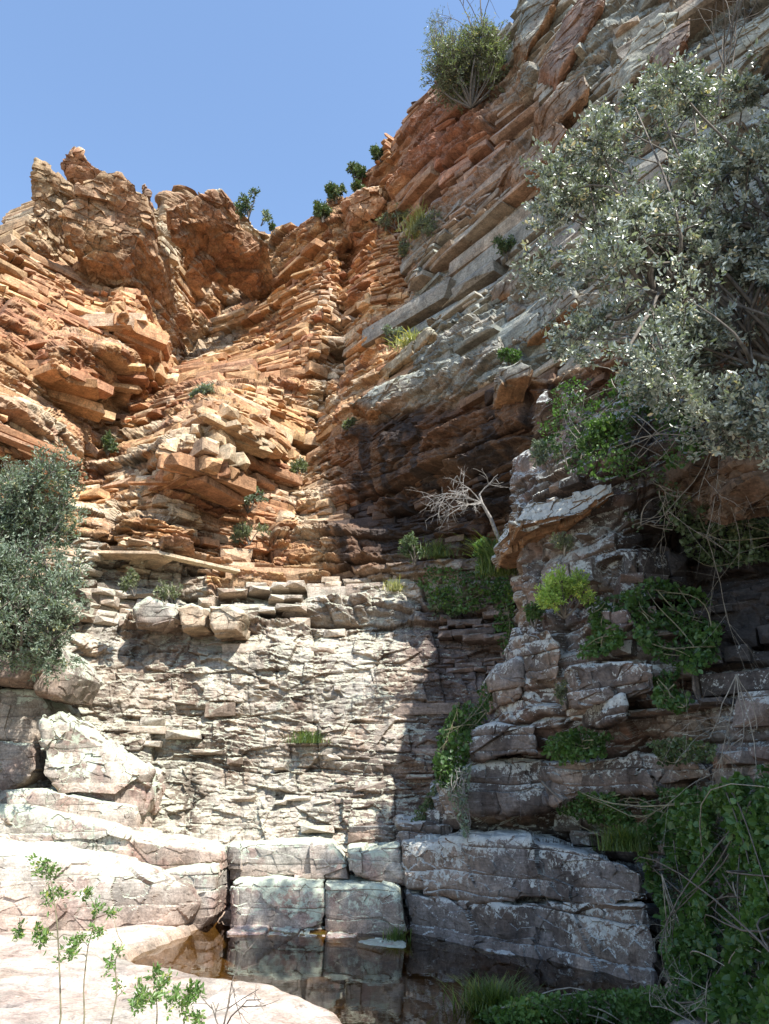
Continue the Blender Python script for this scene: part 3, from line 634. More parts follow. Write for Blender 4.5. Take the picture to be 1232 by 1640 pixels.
def poly_pts(poly, n, r, margin=0):
    pl = np.array(poly, float); out = []
    while len(out) < n:
        q = pl.min(0) + r.random(2) * np.ptp(pl, axis=0); ins = False
        for i in range(len(pl)):
            (x0, y0), (x1, y1) = pl[i], pl[(i + 1) % len(pl)]
            if (y0 > q[1]) != (y1 > q[1]) and q[0] < (x1 - x0) * (q[1] - y0) / (y1 - y0) + x0: ins = not ins
        if ins: out.append(q)
    return np.array(out)
def stack(name, label, cat, poly, Y, back, group, mat, col, lich, seed, th=(.10, .42), lr=3.0, ntilt=.10, lean=0.0):
    """a bedded outcrop inside an outline: beds of angular blocks, one mesh"""
    r = np.random.default_rng(seed); q = poly_pts(poly, 1500, r); pl = np.array(poly, float); x0, x1 = pl[:, 0].min(), pl[:, 0].max(); cy = pl[:, 1].mean()
    yy = Y[0] + (Y[1] - Y[0]) * (q[:, 0] - x0) / (x1 - x0) + lean * (pl[:, 1].max() - q[:, 1]) / 100; W = at_np(q[:, 0], q[:, 1], yy)
    a, b = at_np(x0, cy, Y[0]), at_np(x1, cy, Y[1]); e = (b - a)[:2]; e /= np.hypot(*e); n = np.array([e[1], -e[0]])
    S = W[:, 0] * e[0] + W[:, 1] * e[1]; Dn = W[:, 0] * n[0] + W[:, 1] * n[1]; tilt = r.normal() * ntilt; Z = W[:, 2] - tilt * (S - S.mean())
    z = np.percentile(Z, .5); VV, FF, CC, base = [], [], [], 0
    while z < np.percentile(Z, 99.5):
        t = th[0] + (th[1] - th[0]) * r.random() ** 1.5; m = (Z >= z) & (Z < z + t)
        if m.sum() > 3:
            s0, s1 = np.percentile(S[m], 1), np.percentile(S[m], 99); lo = .07 * r.normal(); sg = s0
            while sg < s1 - .02:
                L_ = min(t * lr * (.5 + 1.3 * r.random()) + .1, s1 - sg)
                if s1 - sg - L_ < .12: L_ = s1 - sg
                tv, tf = TPL[r.integers(len(TPL))]; g = m & (S >= sg - .05) & (S <= sg + L_ + .05); dn = Dn[g].mean() if g.any() else Dn[m].mean()
                bk = back * (.8 + .3 * r.random()); pr = lo + .05 * r.normal(); ls = tv[:, 0] * L_ / 2 * 1.05 + sg + L_ / 2; ln = tv[:, 1] * bk / 2 + dn + pr - bk / 2; yw = r.normal() * .05
                ls2 = ls + (ln - dn) * yw; lz = tv[:, 2] * t / 2 * 1.06 + z + t / 2 + tilt * (ls - S.mean()) + (ln - dn) * r.normal() * .02
                VV.append(np.stack([ls2 * e[0] + ln * n[0], ls2 * e[1] + ln * n[1], lz], -1)); det = e[0] * n[1] - e[1] * n[0]
                FF.append((tf if det > 0 else tf[:, ::-1]) + base); base += len(tv)
                c = np.array(col) * (.72 + .5 * r.random()) * np.array([1, 1 + .06 * r.normal(), 1 + .10 * r.normal()]); CC.append(np.tile(np.r_[np.clip(c, .01, .8), np.clip(lich + .15 * r.normal(), 0, 1)], (len(tv), 1)))
                sg += L_
        z += t
    V = np.concatenate(VV); return tag(make_mesh(name, V, np.concatenate(FF), mat, col=np.concatenate(CC), org=V.mean(0)), label, cat, group)
def bl(label, poly, Y, back, scheme='ledge', name='rock_block', cat='rock block', **k):
    return block(name, label, poly, Y, back, scheme=scheme, cat=cat, **k)
GL = 'jointed ledge blocks along the back of the pool'
bl('long pale upper slab of the ledge at the left edge, above the biggest pink block', [(-90, 1286), (60, 1292), (150, 1316), (230, 1348), (350, 1366), (358, 1396), (240, 1402), (150, 1380), (60, 1352), (-90, 1345)], (10.5, 11.0), 2.0, group=GL, lich=.55)
bl('biggest pink and white block of the ledge, left of the pool', [(-120, 1350), (60, 1358), (150, 1382), (240, 1400), (296, 1425), (312, 1450), (290, 1488), (200, 1516), (100, 1512), (-120, 1510)], (9.5, 10.4), 2.2, group=GL, bev=.3, lich=.42, rough=.035)
bl('upright ledge block just left of the dark cleft at the head of the pool', [(240, 1398), (345, 1386), (346, 1404), (340, 1470), (318, 1498), (290, 1488), (300, 1440)], (10.8, 10.8), 2.0, group=GL, lich=.45)
bl('upper centre ledge block with a white lichened top, right of the dark cleft', [(362, 1354), (480, 1347), (530, 1351), (556, 1390), (562, 1412), (500, 1410), (440, 1407), (364, 1414)], (11.4, 11.1), 1.6, group=GL, lich=.5)
bl('lower centre ledge block with mint lichen standing in the pool, next to the cleft', [(372, 1413), (440, 1407), (517, 1413), (518, 1492), (470, 1498), (366, 1490)], (10.95, 10.8), 2.0, group=GL, lich=.62, rough=.025)
bl('sunlit square ledge block with mint lichen directly left of the shaded part', [(519, 1414), (600, 1417), (640, 1428), (647, 1505), (590, 1512), (521, 1498)], (10.75, 10.35), 2.0, group=GL, lich=.62, rough=.025)
bl('small upper ledge block where the sun meets the shade', [(556, 1364), (640, 1354), (652, 1420), (600, 1416), (566, 1408)], (11.0, 10.8), 1.6, group=GL, lich=.55)
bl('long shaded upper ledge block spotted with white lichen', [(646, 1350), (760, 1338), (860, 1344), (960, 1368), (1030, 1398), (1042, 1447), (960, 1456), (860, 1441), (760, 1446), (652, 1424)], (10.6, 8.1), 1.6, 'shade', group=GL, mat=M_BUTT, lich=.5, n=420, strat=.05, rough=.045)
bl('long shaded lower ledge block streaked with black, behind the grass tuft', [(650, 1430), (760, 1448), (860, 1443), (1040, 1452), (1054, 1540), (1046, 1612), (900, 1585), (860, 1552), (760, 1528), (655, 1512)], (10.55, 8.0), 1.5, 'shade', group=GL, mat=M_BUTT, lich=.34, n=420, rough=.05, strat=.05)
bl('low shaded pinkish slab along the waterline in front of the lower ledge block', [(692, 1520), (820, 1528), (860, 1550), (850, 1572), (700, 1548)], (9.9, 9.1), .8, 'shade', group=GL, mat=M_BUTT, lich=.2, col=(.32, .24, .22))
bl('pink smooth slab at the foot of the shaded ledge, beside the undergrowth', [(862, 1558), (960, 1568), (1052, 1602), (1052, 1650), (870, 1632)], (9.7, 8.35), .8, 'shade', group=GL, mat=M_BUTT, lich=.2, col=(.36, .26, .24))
bl('flat loose slab lying in the pool edge below the square block', [(574, 1517), (648, 1520), (662, 1533), (605, 1546), (576, 1532)], (9.9, 9.6), .5, cat='stone', name='flat_stone', lich=.25, n=160, col=(.5, .38, .34))
k = 0
for (a, b, c, d, l) in [(362, 1492, 60, 14, 'first'), (424, 1496, 50, 16, 'second'), (476, 1499, 44, 18, 'third'), (522, 1498, 50, 22, 'fourth')]:
    bl('%s pink stone from the left in the row along the waterline' % l, [(a, b), (a + c, b + 3), (a + c, b + d), (a, b + d - 3)], 10.45 - .06 * k, .6, name='waterline_stone', cat='stone', group='stones along the waterline', lich=.1, n=110, col=(.5, .36, .32), bev=.05); k += 1
GB = 'blocks and boulders on the left bank'
bl('grey pink block at the left edge, topmost of the left bank', [(-70, 1096), (55, 1104), (86, 1150), (50, 1196), (-70, 1170)], (10.9, 11.2), 1.2, group=GB, lich=.45, col=(.38, .34, .28))
bl('leaning grey block at the left edge below the topmost one', [(-70, 1176), (50, 1190), (58, 1232), (4, 1282), (-70, 1292)], (10.8, 11.0), 1.2, group=GB, lich=.25, col=(.3, .25, .22))
bl('large sloping block densely crusted with green grey lichen on the left bank', [(62, 1150), (92, 1132), (170, 1196), (236, 1236), (226, 1302), (120, 1288), (62, 1240)], (10.9, 11.5), 1.0, group=GB, lich=.6, rough=.06)
bl('tilted pale slab lying between the lichen crusted block and the ledge', [(8, 1268), (60, 1258), (214, 1292), (218, 1338), (150, 1326), (10, 1302)], (10.6, 11.3), 1.0, group=GB, lich=.5)
bl('dark rounded boulder in the shadow below the left shrub', [(44, 1054), (88, 1034), (116, 1078), (96, 1122), (48, 1114)], 10.9, 1.0, group=GB, lich=.35, bev=.3, col=(.2, .16, .13))
bl('dark boulder at the left edge under the left shrub', [(-50, 1022), (48, 1014), (62, 1052), (34, 1096), (-50, 1092)], 10.6, 1.0, group=GB, lich=.3, bev=.3, col=(.2, .16, .13))
GR = 'rounded pale blocks on the rim of the lower wall'
bl('leftmost rounded pale block on the rim of the lower wall', [(208, 972), (235, 955), (278, 966), (284, 990), (250, 1004), (212, 1000)], 12.9, 1.2, group=GR, lich=.45, bev=.25)
bl('middle rounded pale block on the rim of the lower wall', [(282, 972), (305, 962), (330, 972), (330, 1006), (290, 1010)], 12.8, 1.2, group=GR, lich=.35, bev=.25, col=(.6, .45, .3))
bl('rightmost and largest rounded block on the rim of the lower wall', [(332, 968), (370, 966), (392, 980), (384, 1012), (340, 1016), (330, 1000)], 12.7, 1.2, group=GR, lich=.4, bev=.25, col=(.6, .48, .34))
def wb(label, poly, off, back, scheme='orange', **k):      # a bed standing out of the cliff
    cx = sum(p[0] for p in poly) / len(poly); cy = sum(p[1] for p in poly) / len(poly)
    xs = [p[0] for p in poly]; y = float(WALL(cx, cy)); sl = (float(WALL(cx + 15, cy)) - float(WALL(cx - 15, cy))) / 30 * (max(xs) - min(xs))
    sl = max(-2.5, min(2.5, sl * k.pop('follow', .8)))
    for a_, b_ in (('mat', M_CLIFF), ('rough', .055), ('strat', .035), ('bev', .2), ('name', 'cliff_block'), ('cat', 'rock'), ('n', 380)): k.setdefault(a_, b_)
    return bl(label, poly, (y - off - sl / 2, y - off + sl / 2), back, scheme, **k)
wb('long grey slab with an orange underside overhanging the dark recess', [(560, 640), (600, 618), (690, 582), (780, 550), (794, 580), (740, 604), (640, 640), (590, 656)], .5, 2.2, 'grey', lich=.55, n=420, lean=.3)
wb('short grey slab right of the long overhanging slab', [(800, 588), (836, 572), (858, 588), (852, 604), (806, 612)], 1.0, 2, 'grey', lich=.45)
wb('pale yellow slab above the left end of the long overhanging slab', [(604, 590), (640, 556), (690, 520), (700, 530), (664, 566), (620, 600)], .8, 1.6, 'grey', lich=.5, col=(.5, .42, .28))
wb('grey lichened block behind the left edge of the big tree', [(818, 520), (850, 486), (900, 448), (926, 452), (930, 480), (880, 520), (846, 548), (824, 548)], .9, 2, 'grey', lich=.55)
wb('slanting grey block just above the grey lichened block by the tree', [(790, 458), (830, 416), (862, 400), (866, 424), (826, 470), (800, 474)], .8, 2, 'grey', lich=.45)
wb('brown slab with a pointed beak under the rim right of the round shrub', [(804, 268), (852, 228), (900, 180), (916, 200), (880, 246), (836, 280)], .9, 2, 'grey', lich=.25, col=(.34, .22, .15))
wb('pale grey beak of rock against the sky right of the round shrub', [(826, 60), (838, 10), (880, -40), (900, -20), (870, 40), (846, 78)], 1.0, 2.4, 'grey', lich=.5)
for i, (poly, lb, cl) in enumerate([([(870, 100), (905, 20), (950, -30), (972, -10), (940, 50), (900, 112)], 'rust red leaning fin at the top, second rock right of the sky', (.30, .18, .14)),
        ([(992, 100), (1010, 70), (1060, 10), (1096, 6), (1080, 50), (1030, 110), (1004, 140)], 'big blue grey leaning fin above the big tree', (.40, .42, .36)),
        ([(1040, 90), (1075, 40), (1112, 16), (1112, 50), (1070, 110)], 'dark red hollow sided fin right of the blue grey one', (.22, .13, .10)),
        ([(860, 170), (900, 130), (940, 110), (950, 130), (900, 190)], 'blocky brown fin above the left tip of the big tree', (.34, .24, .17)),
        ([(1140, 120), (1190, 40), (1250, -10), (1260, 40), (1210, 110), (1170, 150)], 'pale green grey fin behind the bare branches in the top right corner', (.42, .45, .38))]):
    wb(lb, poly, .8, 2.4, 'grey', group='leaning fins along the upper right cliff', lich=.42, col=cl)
GP = 'pinnacles on the left skyline'
def pin(lb, poly, Y, back, **k):
    for a_, b_ in (('rough', .12), ('strat', .04), ('n', 420), ('bev', .08), ('drop', .3), ('lean', -.7)): k.setdefault(a_, b_)
    return bl(lb, poly, Y, back, k.pop('scheme', 'orange'), name='pinnacle', cat='rock', group=GP, mat=M_CLIFF, **k)
    Y = Y if isinstance(Y, tuple) else (Y, Y + .1); return stack('pinnacle', lb, 'rock', poly, Y, back, GP, M_CLIFF, col, lich, int(poly[0][0] * 7 + poly[0][1]) % 997, th, lr, .16)
pin('leftmost sharp pinnacle on the skyline', [(56, 252), (74, 268), (112, 290), (118, 306), (112, 334), (56, 334), (52, 300)], (16.6, 17.0), 1.2, scheme='orange', col=(.30, .25, .17), lich=.12)
pin('red sided boulder perched on top of the left summit', [(97, 262), (112, 240), (126, 240), (150, 262), (164, 272), (140, 296), (118, 290)], (17.0, 17.2), 1.6, col=(.34, .19, .13), lich=.35)
pin('massive rounded brown boulder forming the left summit', [(98, 342), (128, 288), (160, 272), (190, 272), (216, 292), (236, 330), (234, 366), (212, 402), (176, 430), (134, 410), (104, 380)], (16.2, 17.0), 3, scheme='orange', col=(.34, .26, .17), lich=.12, n=420)
pin('tiny upright spike beside the left summit', [(226, 294), (232, 290), (238, 300), (240, 324), (226, 324)], 18.2, .5, col=(.25, .2, .17), lich=.2, n=120)
pin('overhanging rust brown roof block right of the left summit', [(262, 330), (310, 312), (345, 302), (368, 318), (384, 344), (400, 376), (430, 386), (398, 402), (360, 372), (310, 352), (280, 362)], (17.6, 19.6), 2.4, col=(.34, .22, .14), lich=.2, n=360, lean=-1.0)
pin('pale cracked block on the rim left of the summit', [(40, 350), (70, 330), (100, 340), (100, 380), (70, 400), (44, 384)], (15.8, 16.6), 2, col=(.48, .40, .28), lich=.4)
pin('domed red block with a flat top at the notch of the skyline', [(548, 322), (572, 304), (606, 296), (624, 318), (600, 340), (560, 352)], (18.4, 18.0), 2.2, col=(.42, .26, .17), lich=.4)
def sb(label, poly, off, back, **k):
    cx = sum(p[0] for p in poly) / len(poly); cy = sum(p[1] for p in poly) / len(poly); xs = [p[0] for p in poly]
    y = float(BUT(cx, cy)); sl = (float(BUT(cx + 15, cy)) - float(BUT(cx - 15, cy))) / 30 * (max(xs) - min(xs)) * .8
    return bl(label, poly, (y - off - sl / 2, y - off + sl / 2), back, k.pop('scheme', 'shade'), mat=M_BUTT, group='blocks standing out of the shaded buttress', rough=.06, strat=.07, **k)
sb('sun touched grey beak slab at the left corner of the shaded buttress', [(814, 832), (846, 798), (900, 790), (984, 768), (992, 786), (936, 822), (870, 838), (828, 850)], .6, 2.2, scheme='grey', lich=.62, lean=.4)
sb('white spotted rectangular block in the middle of the shaded buttress', [(918, 1068), (980, 1058), (1050, 1062), (1056, 1108), (1002, 1126), (926, 1130)], .35, 1.4, lich=.48)
sb('small upright block at the left edge of the buttress beside the vine', [(790, 1088), (806, 1066), (834, 1060), (836, 1120), (798, 1132)], .3, 1.2, lich=.45)
sb('square dark block over the hanging vine', [(754, 1168), (800, 1160), (860, 1160), (862, 1206), (760, 1216)], .3, 1.3, lich=.4)
sb('large rounded block with long runs of white lichen low on the buttress', [(703, 1258), (726, 1234), (762, 1222), (872, 1214), (880, 1292), (800, 1304), (714, 1306)], .35, 1.4, lich=.55)
sb('long dark bed above the ivy shelf', [(880, 1218), (1000, 1212), (1130, 1216), (1150, 1246), (1040, 1262), (886, 1288)], .3, 1.4, lich=.36)
sb('little white crusted cube in the niche under the rectangular block', [(966, 1114), (1000, 1112), (1006, 1150), (974, 1156)], .4, .8, lich=.62, n=150)
sb('bare pinkish block framed by ivy', [(966, 974), (1008, 966), (1024, 1000), (990, 1016), (970, 1008)], .35, .8, lich=.2, col=(.34, .26, .24), n=160)
sb('white spotted shoulder left of the rectangular block', [(838, 1010), (880, 1004), (900, 1040), (894, 1090), (850, 1094), (836, 1050)], .3, 1.2, lich=.55)
sb('low grey block behind the ledge at the foot of the vine', [(640, 1322), (700, 1316), (724, 1318), (730, 1344), (646, 1350)], .25, 1, lich=.35)
bl('huge brown overhanging boulder at the right edge below the big tree', [(1170, 690), (1200, 660), (1300, 640), (1340, 800), (1240, 800), (1190, 770), (1160, 730)], (7.0, 6.4), 1.6, 'shade', mat=M_BUTT, lich=.05, col=(.15, .09, .045), name='boulder', cat='boulder', bev=.4, rough=.12, strat=.1, drop=-.5)
bl('smooth dark boulder at the right edge beside the ivy', [(1196, 1372), (1236, 1340), (1320, 1340), (1320, 1500), (1232, 1488), (1190, 1430)], (6.3, 5.9), .5, 'shade', mat=M_BUTT, lich=.1, col=(.16, .14, .15), name='boulder', cat='boulder', bev=.4, rough=.05, strat=.02)

# ------------------------------------------------------------------ riverbed and pool
POOL = np.array([plane_xy(a, b)[:2] for a, b in [(192, 1546), (240, 1522), (300, 1500), (352, 1470), (450, 1470), (560, 1475), (640, 1480), (760, 1500), (900, 1520), (1010, 1535), (1070, 1575), (1070, 1760), (600, 1760), (585, 1680), (560, 1650), (505, 1625), (440, 1600), (330, 1572), (250, 1560)]])
def build_ground():
    xs = np.linspace(-13, 8, 700); ys = np.linspace(2.0, 13.2, 420)
    X, Yg = np.meshgrid(xs, ys); Pp = np.stack([X, Yg, X * 0], -1)
    d = pl_dist(X, Yg, [tuple(p) for p in POOL] + [tuple(POOL[0])])
    ins = np.zeros(X.shape, bool); n = len(POOL)
    for i in range(n):
        x0, y0 = POOL[i]; x1, y1 = POOL[(i + 1) % n]
        c = ((y0 > Yg) != (y1 > Yg)) & (X < (x1 - x0) * (Yg - y0) / (y1 - y0 + 1e-12) + x0); ins ^= c
    sd = np.where(ins, -d, d) + .10 * fbm(Pp, 1.4, 3, 201) + .03 * fbm(Pp, 6, 2, 202)
    Z = np.where(sd < 0, -.55 * (1 - np.exp(sd / .55)), .10 * (1 - np.exp(-sd / .05)) + .05 * np.clip(sd, 0, 3))
    _, hb, hk, e = strata(Pp, 707, .6, 1.8, 1.6, 1, Yg * 1.0 + .4 * X + .25 * fbm(Pp, .8, 2, 204), X + .3 * fbm(Pp, .7, 2, 205), .3)
    Z += .05 * (hb - .5) * sstep(0, .3, sd) - .05 * np.exp(-e / .03) * sstep(.05, .2, sd) + .035 * fbm(Pp, 2, 3, 206) * sstep(-.1, .3, sd)
    P = np.stack([X, Yg, Z], -1)
    n1 = fbm(Pp, 1.1, 4, 207); n2 = fbm(Pp, 5, 3, 208)
    col = mixc(C(.50, .45, .39), C(.50, .39, .34), np.clip(.5 + n1, 0, 1)); col = mixc(col, C(.36, .34, .31), np.clip(.8 * n2 + .5 * n1, 0, .7)); col = mixc(col, C(.22, .17, .14), sstep(.45, .8, fbm(Pp, 3.3, 4, 222)) * .6)
    col = mixc(col, C(.13, .075, .022), sstep(.04, -.12, sd)); col = mixc(col, C(.30, .22, .16), sstep(.16, .02, sd) * .7)
    col *= (.85 + .3 * hb)[..., None]
    RGBA = np.concatenate([np.clip(col, .01, .8), np.full(X.shape + (1,), .12) * (sd > 0)[..., None]], -1)
    F = grid_faces(*X.shape)[:, ::-1]
    o = make_mesh('riverbed', P.reshape(-1, 3), F, M_LEDGE, col=RGBA.reshape(-1, 4), smooth=True); tag(o, 'pale pink bare rock riverbed around the pool', None, None, 'structure')
    # far ground sheet
    r = 900; V = [(-r, -r, -1.2), (r, -r, -1.2), (r, r, -1.2), (-r, r, -1.2)]
    o = make_mesh('ground', V, [[0, 1, 2, 3]], M_LEDGE, col=np.tile([.3, .24, .18, .1], (4, 1))); tag(o, 'dry ground beyond the gorge', None, None, 'structure')
build_ground()
def build_water():
    m = bpy.data.materials.new('pool_water'); nt, N, L = nodes_of(m); out = N['Material Output']
    N.remove(N['Principled BSDF'])
    g = N.new('ShaderNodeBsdfGlossy'); g.inputs['Roughness'].default_value = .015; g.inputs[0].default_value = (1, 1, 1, 1)
    t = N.new('ShaderNodeBsdfTransparent'); t.inputs[0].default_value = (.50, .40, .20, 1)
    fr = N.new('ShaderNodeFresnel'); fr.inputs[0].default_value = 1.33
    tc = N.new('ShaderNodeNewGeometry'); no = N.new('ShaderNodeTexNoise'); no.inputs['Scale'].default_value = 5; no.inputs['Detail'].default_value = 3
    L.new(tc.outputs['Position'], no.inputs['Vector'])
    bp = N.new('ShaderNodeBump'); bp.inputs['Strength'].default_value = .06; bp.inputs['Distance'].default_value = .02; L.new(no.outputs[0], bp.inputs['Height'])
    L.new(bp.outputs[0], g.inputs['Normal'])
    mx = N.new('ShaderNodeMixShader'); L.new(fr.outputs[0], mx.inputs[0]); L.new(t.outputs[0], mx.inputs[1]); L.new(g.outputs[0], mx.inputs[2]); L.new(mx.outputs[0], out.inputs[0])
    V = [(-7, 2.5, 0), (4.5, 2.5, 0), (4.5, 12, 0), (-7, 12, 0)]
    o = make_mesh('water', V, [[0, 1, 2, 3]], m); tag(o, 'still brown pool mirroring the ledge', None, None, 'structure')
build_water()

# ------------------------------------------------------------------ plants
def leaf_cloud(name, Cn, Dr, L, mat, parent, aspect=.42, shade=None, fold=.18, org=None, oval=True, seed=1):
    """one mesh of many small folded leaves: bases Cn, directions Dr, lengths L"""
    r = np.random.default_rng(seed); n = len(Cn)
    Dr = Dr / (np.linalg.norm(Dr, axis=1, keepdims=True) + 1e-9)
    rv = r.normal(size=(n, 3)); W = np.cross(Dr, rv); W /= np.linalg.norm(W, axis=1, keepdims=True) + 1e-9
    Nn = np.cross(W, Dr); L = L[:, None]; w_ = L * aspect * .5; f = L * fold * .5
    if oval:
        V = np.stack([Cn, Cn + Dr * L * .33 + W * w_ + Nn * f, Cn + Dr * L * .72 + W * w_ * .8 + Nn * f * .7, Cn + Dr * L - Nn * f * .5, Cn + Dr * L * .72 - W * w_ * .8 + Nn * f * .7, Cn + Dr * L * .33 - W * w_ + Nn * f], 1)
        b = (np.arange(n) * 6)[:, None]; F = np.concatenate([b + [0, 1, 2, 3], b + [0, 3, 4, 5]], 0); kk = 6
    else:
        V = np.stack([Cn, Cn + Dr * L * .5 + W * w_ + Nn * f, Cn + Dr * L, Cn + Dr * L * .5 - W * w_ + Nn * f], 1)
        b = (np.arange(n) * 4)[:, None]; F = b + [0, 1, 2, 3]; kk = 4
    q = r.random(n) ** 1.3 if shade is None else np.clip(shade + .45 * (r.random(n) - .5), 0, 1)
    c = np.repeat(np.stack([q, q, q, np.ones(n)], 1), kk, 0)
    return make_mesh(name, V.reshape(-1, 3), F, mat, parent, c, org=org)
def tubes(name, paths, mat, parent, org, sides=5):
    V, F, b = [], [], 0
    for pts, r0, r1 in paths:
        pts = np.array(pts, float); m = len(pts)
        if m < 2: continue
        tg = np.gradient(pts, axis=0); tg /= np.linalg.norm(tg, axis=1, keepdims=True) + 1e-9
        up = np.array([.13, .21, .97]); a = np.cross(tg, up); a /= np.linalg.norm(a, axis=1, keepdims=True) + 1e-9; c = np.cross(tg, a)
        rad = np.linspace(r0, r1, m)[:, None, None]; an = np.linspace(0, 2 * np.pi, sides, endpoint=False)[None, :, None]
        V.append((pts[:, None] + rad * (np.cos(an) * a[:, None] + np.sin(an) * c[:, None])).reshape(-1, 3))
        F.append(grid_faces(m, sides, True) + b); b += m * sides
    if not V: return None
    return make_mesh(name, np.concatenate(V), np.concatenate(F), mat, parent, org=org, smooth=True)
def curve(a, b, sag=.15, n=7, r=rng):
    a = np.array(a, float); b = np.array(b, float); t = np.linspace(0, 1, n)[:, None]; d = np.linalg.norm(b - a)
    off = r.normal(size=3) * d * sag; off2 = r.normal(size=3) * d * sag * .4
    return a + (b - a) * t + off * np.sin(np.pi * t) + off2 * np.sin(2 * np.pi * t) * .6
def bushy(name, label, cat, base, clusters, leaf, mat, per=40, group=None, wood=M_BARK, seed=1, aspect=.42, trunk_r=.03, oval=True, twig=.6, gap=.35, lift=.25, stems=None, twig_mat=None, spray=9, vis_twig=1.0, tname='trunk', cname='crown', limbs=None):
    """clusters: list of (centre, radius vector, twig count)"""
    r = np.random.default_rng(seed); base = np.array(base, float); root = empty(name, tuple(base)); tag(root, label, cat, group)
    Cs, Ds, Ls, Sh, tw = [], [], [], [], []; limb = []
    for ci, (c, rv, nt_) in enumerate(clusters):
        c = np.array(c, float); rv = np.array(rv, float)
        d = r.normal(size=(nt_, 3)); d /= np.linalg.norm(d, axis=1, keepdims=True)
        e = c + d * rv * (r.random((nt_, 1)) ** .45)
        keep = vnoise(e, 1.6 / rv.mean() * .5, 77 + seed) > -1 + gap * 1.6 * r.random(nt_); e = e[keep]
        st = c + (e - c) * (.25 + .4 * r.random((len(e), 1))) - np.array([0, 0, .15]) * rv.mean()
        ax = e - st; ln = np.linalg.norm(ax, axis=1, keepdims=True)
        m = per
        t = r.random((len(e), m)) ** .7
        pos = st[:, None] + ax[:, None] * t[..., None] + r.normal(size=(len(e), m, 3)) * ln[:, None] * .13
        dr = ax[:, None] / (ln[:, None] + 1e-9) * .5 + r.normal(size=(len(e), m, 3)) * .75 + np.array([0, 0, lift])
        Cs.append(pos.reshape(-1, 3)); Ds.append(dr.reshape(-1, 3)); Ls.append(leaf * (.6 + .7 * r.random(len(e) * m)))
        Sh.append(np.repeat(r.random(len(e)), m) * .7 + .15)
        for k in range(int(len(e) * vis_twig)): tw.append((curve(st[k], e[k], .08, 4, r), .0045 * leaf / .04, .0015 * leaf / .04))
        limb.append((curve(base if limbs is None else np.array(limbs[r.integers(len(limbs))]), c, .12, 8, r), trunk_r * (.35 + .3 * r.random()), trunk_r * .12))
        for k in range(0, len(e), 5): limb.append((curve(c, st[k], .12, 4, r), trunk_r * .14, trunk_r * .05))
    leaf_cloud(cname, np.concatenate(Cs), np.concatenate(Ds), np.concatenate(Ls), mat, root, aspect, np.concatenate(Sh), oval=oval, org=tuple(base), seed=seed)
    if stems: limb = stems + limb
    tubes(tname, limb + tw, twig_mat or wood, root, tuple(base), 4)
    return root
def px2m(Y, py):                              # metres per photo pixel at that depth
    v = (820 - py) / FP; f = (v * CT + ST) / (CT - v * ST); return (Y * CT + f * Y * ST) / FP

# the big grey green tree leaning in from the right
tp = [(842, 300), (875, 240), (900, 205), (955, 150), (1030, 128), (1090, 120), (1150, 88), (1240, 110), (1340, 150), (1350, 730), (1232, 700), (1150, 688), (1090, 640), (1010, 600), (960, 575), (900, 580), (868, 500), (850, 430), (884, 380)]
r = np.random.default_rng(5); cl = []
for q in poly_pts(tp, 86, r):
    Yc = 5.6 + r.normal() * .45 + (1232 - q[0]) * .0012
    rr = .24 + .16 * r.random()
    thin = .55 if (q[0] < 960 and q[1] > 400) else 1.0
    cl.append((at_np(q[0] + 8, q[1] + 6, Yc), (rr * 1.15, rr * 1.1, rr), int(58 * thin)))
for q in [(862, 300), (885, 262), (910, 228), (950, 180), (1000, 150), (1040, 150), (1100, 140), (880, 330), (865, 430), (900, 300), (960, 230), (930, 270)]:
    cl.append((at_np(q[0] + 12, q[1] + 10, 5.9), (.17, .17, .17), 26))
base = at_np(1330, 860, 6.2)
lim = [at_np(1290, 640, 6.0), at_np(1180, 560, 5.9), at_np(1120, 420, 5.8), at_np(1240, 380, 5.8), at_np(1050, 480, 5.9)]
st = [(curve(base, lim[0], .05, 10), .13, .09), (curve(lim[0], lim[1], .08, 10), .075, .05), (curve(lim[1], lim[2], .1, 8), .05, .03), (curve(lim[0], lim[3], .1, 10), .06, .035), (curve(lim[1], lim[4], .1, 10), .04, .025)]
bushy('evergreen_tree', 'big grey green evergreen tree leaning into the picture from the right edge', 'tree', base, cl, .050, M_OAK, 24, None, M_BARK, 21, .46, .05, True, gap=1.0, stems=st, limbs=lim, vis_twig=.5)

def shrub(label, px, py, wpx, hpx, Y, leaf, mat, n=6, tw=26, per=16, name='shrub', cat='shrub', seed=None, hlo=.35, **k):
    """px, py: foot of the shrub; it grows upward to hpx over wpx"""
    seed = seed or int(px * 7 + py) % 9973; r = np.random.default_rng(seed); s_ = px2m(Y, py - hpx / 2); b = at_np(px, py, Y); cl = []
    W, H = wpx * s_ / 2, hpx * s_
    for i in range(n):
        a = r.random() * 2 * np.pi; q = r.random() ** .5
        c = b + np.array([math.cos(a) * q * W * .68, math.sin(a) * q * W * .5 - .1 * W, H * (hlo + (.75 - hlo) * r.random())])
        cl.append((c, (W * .42, W * .42, H * .30), tw))
    k.setdefault('trunk_r', .02 + .02 * H); k.setdefault('tname', 'stems'); k.setdefault('cname', 'foliage')
    return bushy(name, label, cat, b, cl, leaf, mat, per, seed=seed, **k)
def on_wall(px, py, off=.25): return float(wall_pt(px, py)[1]) - off
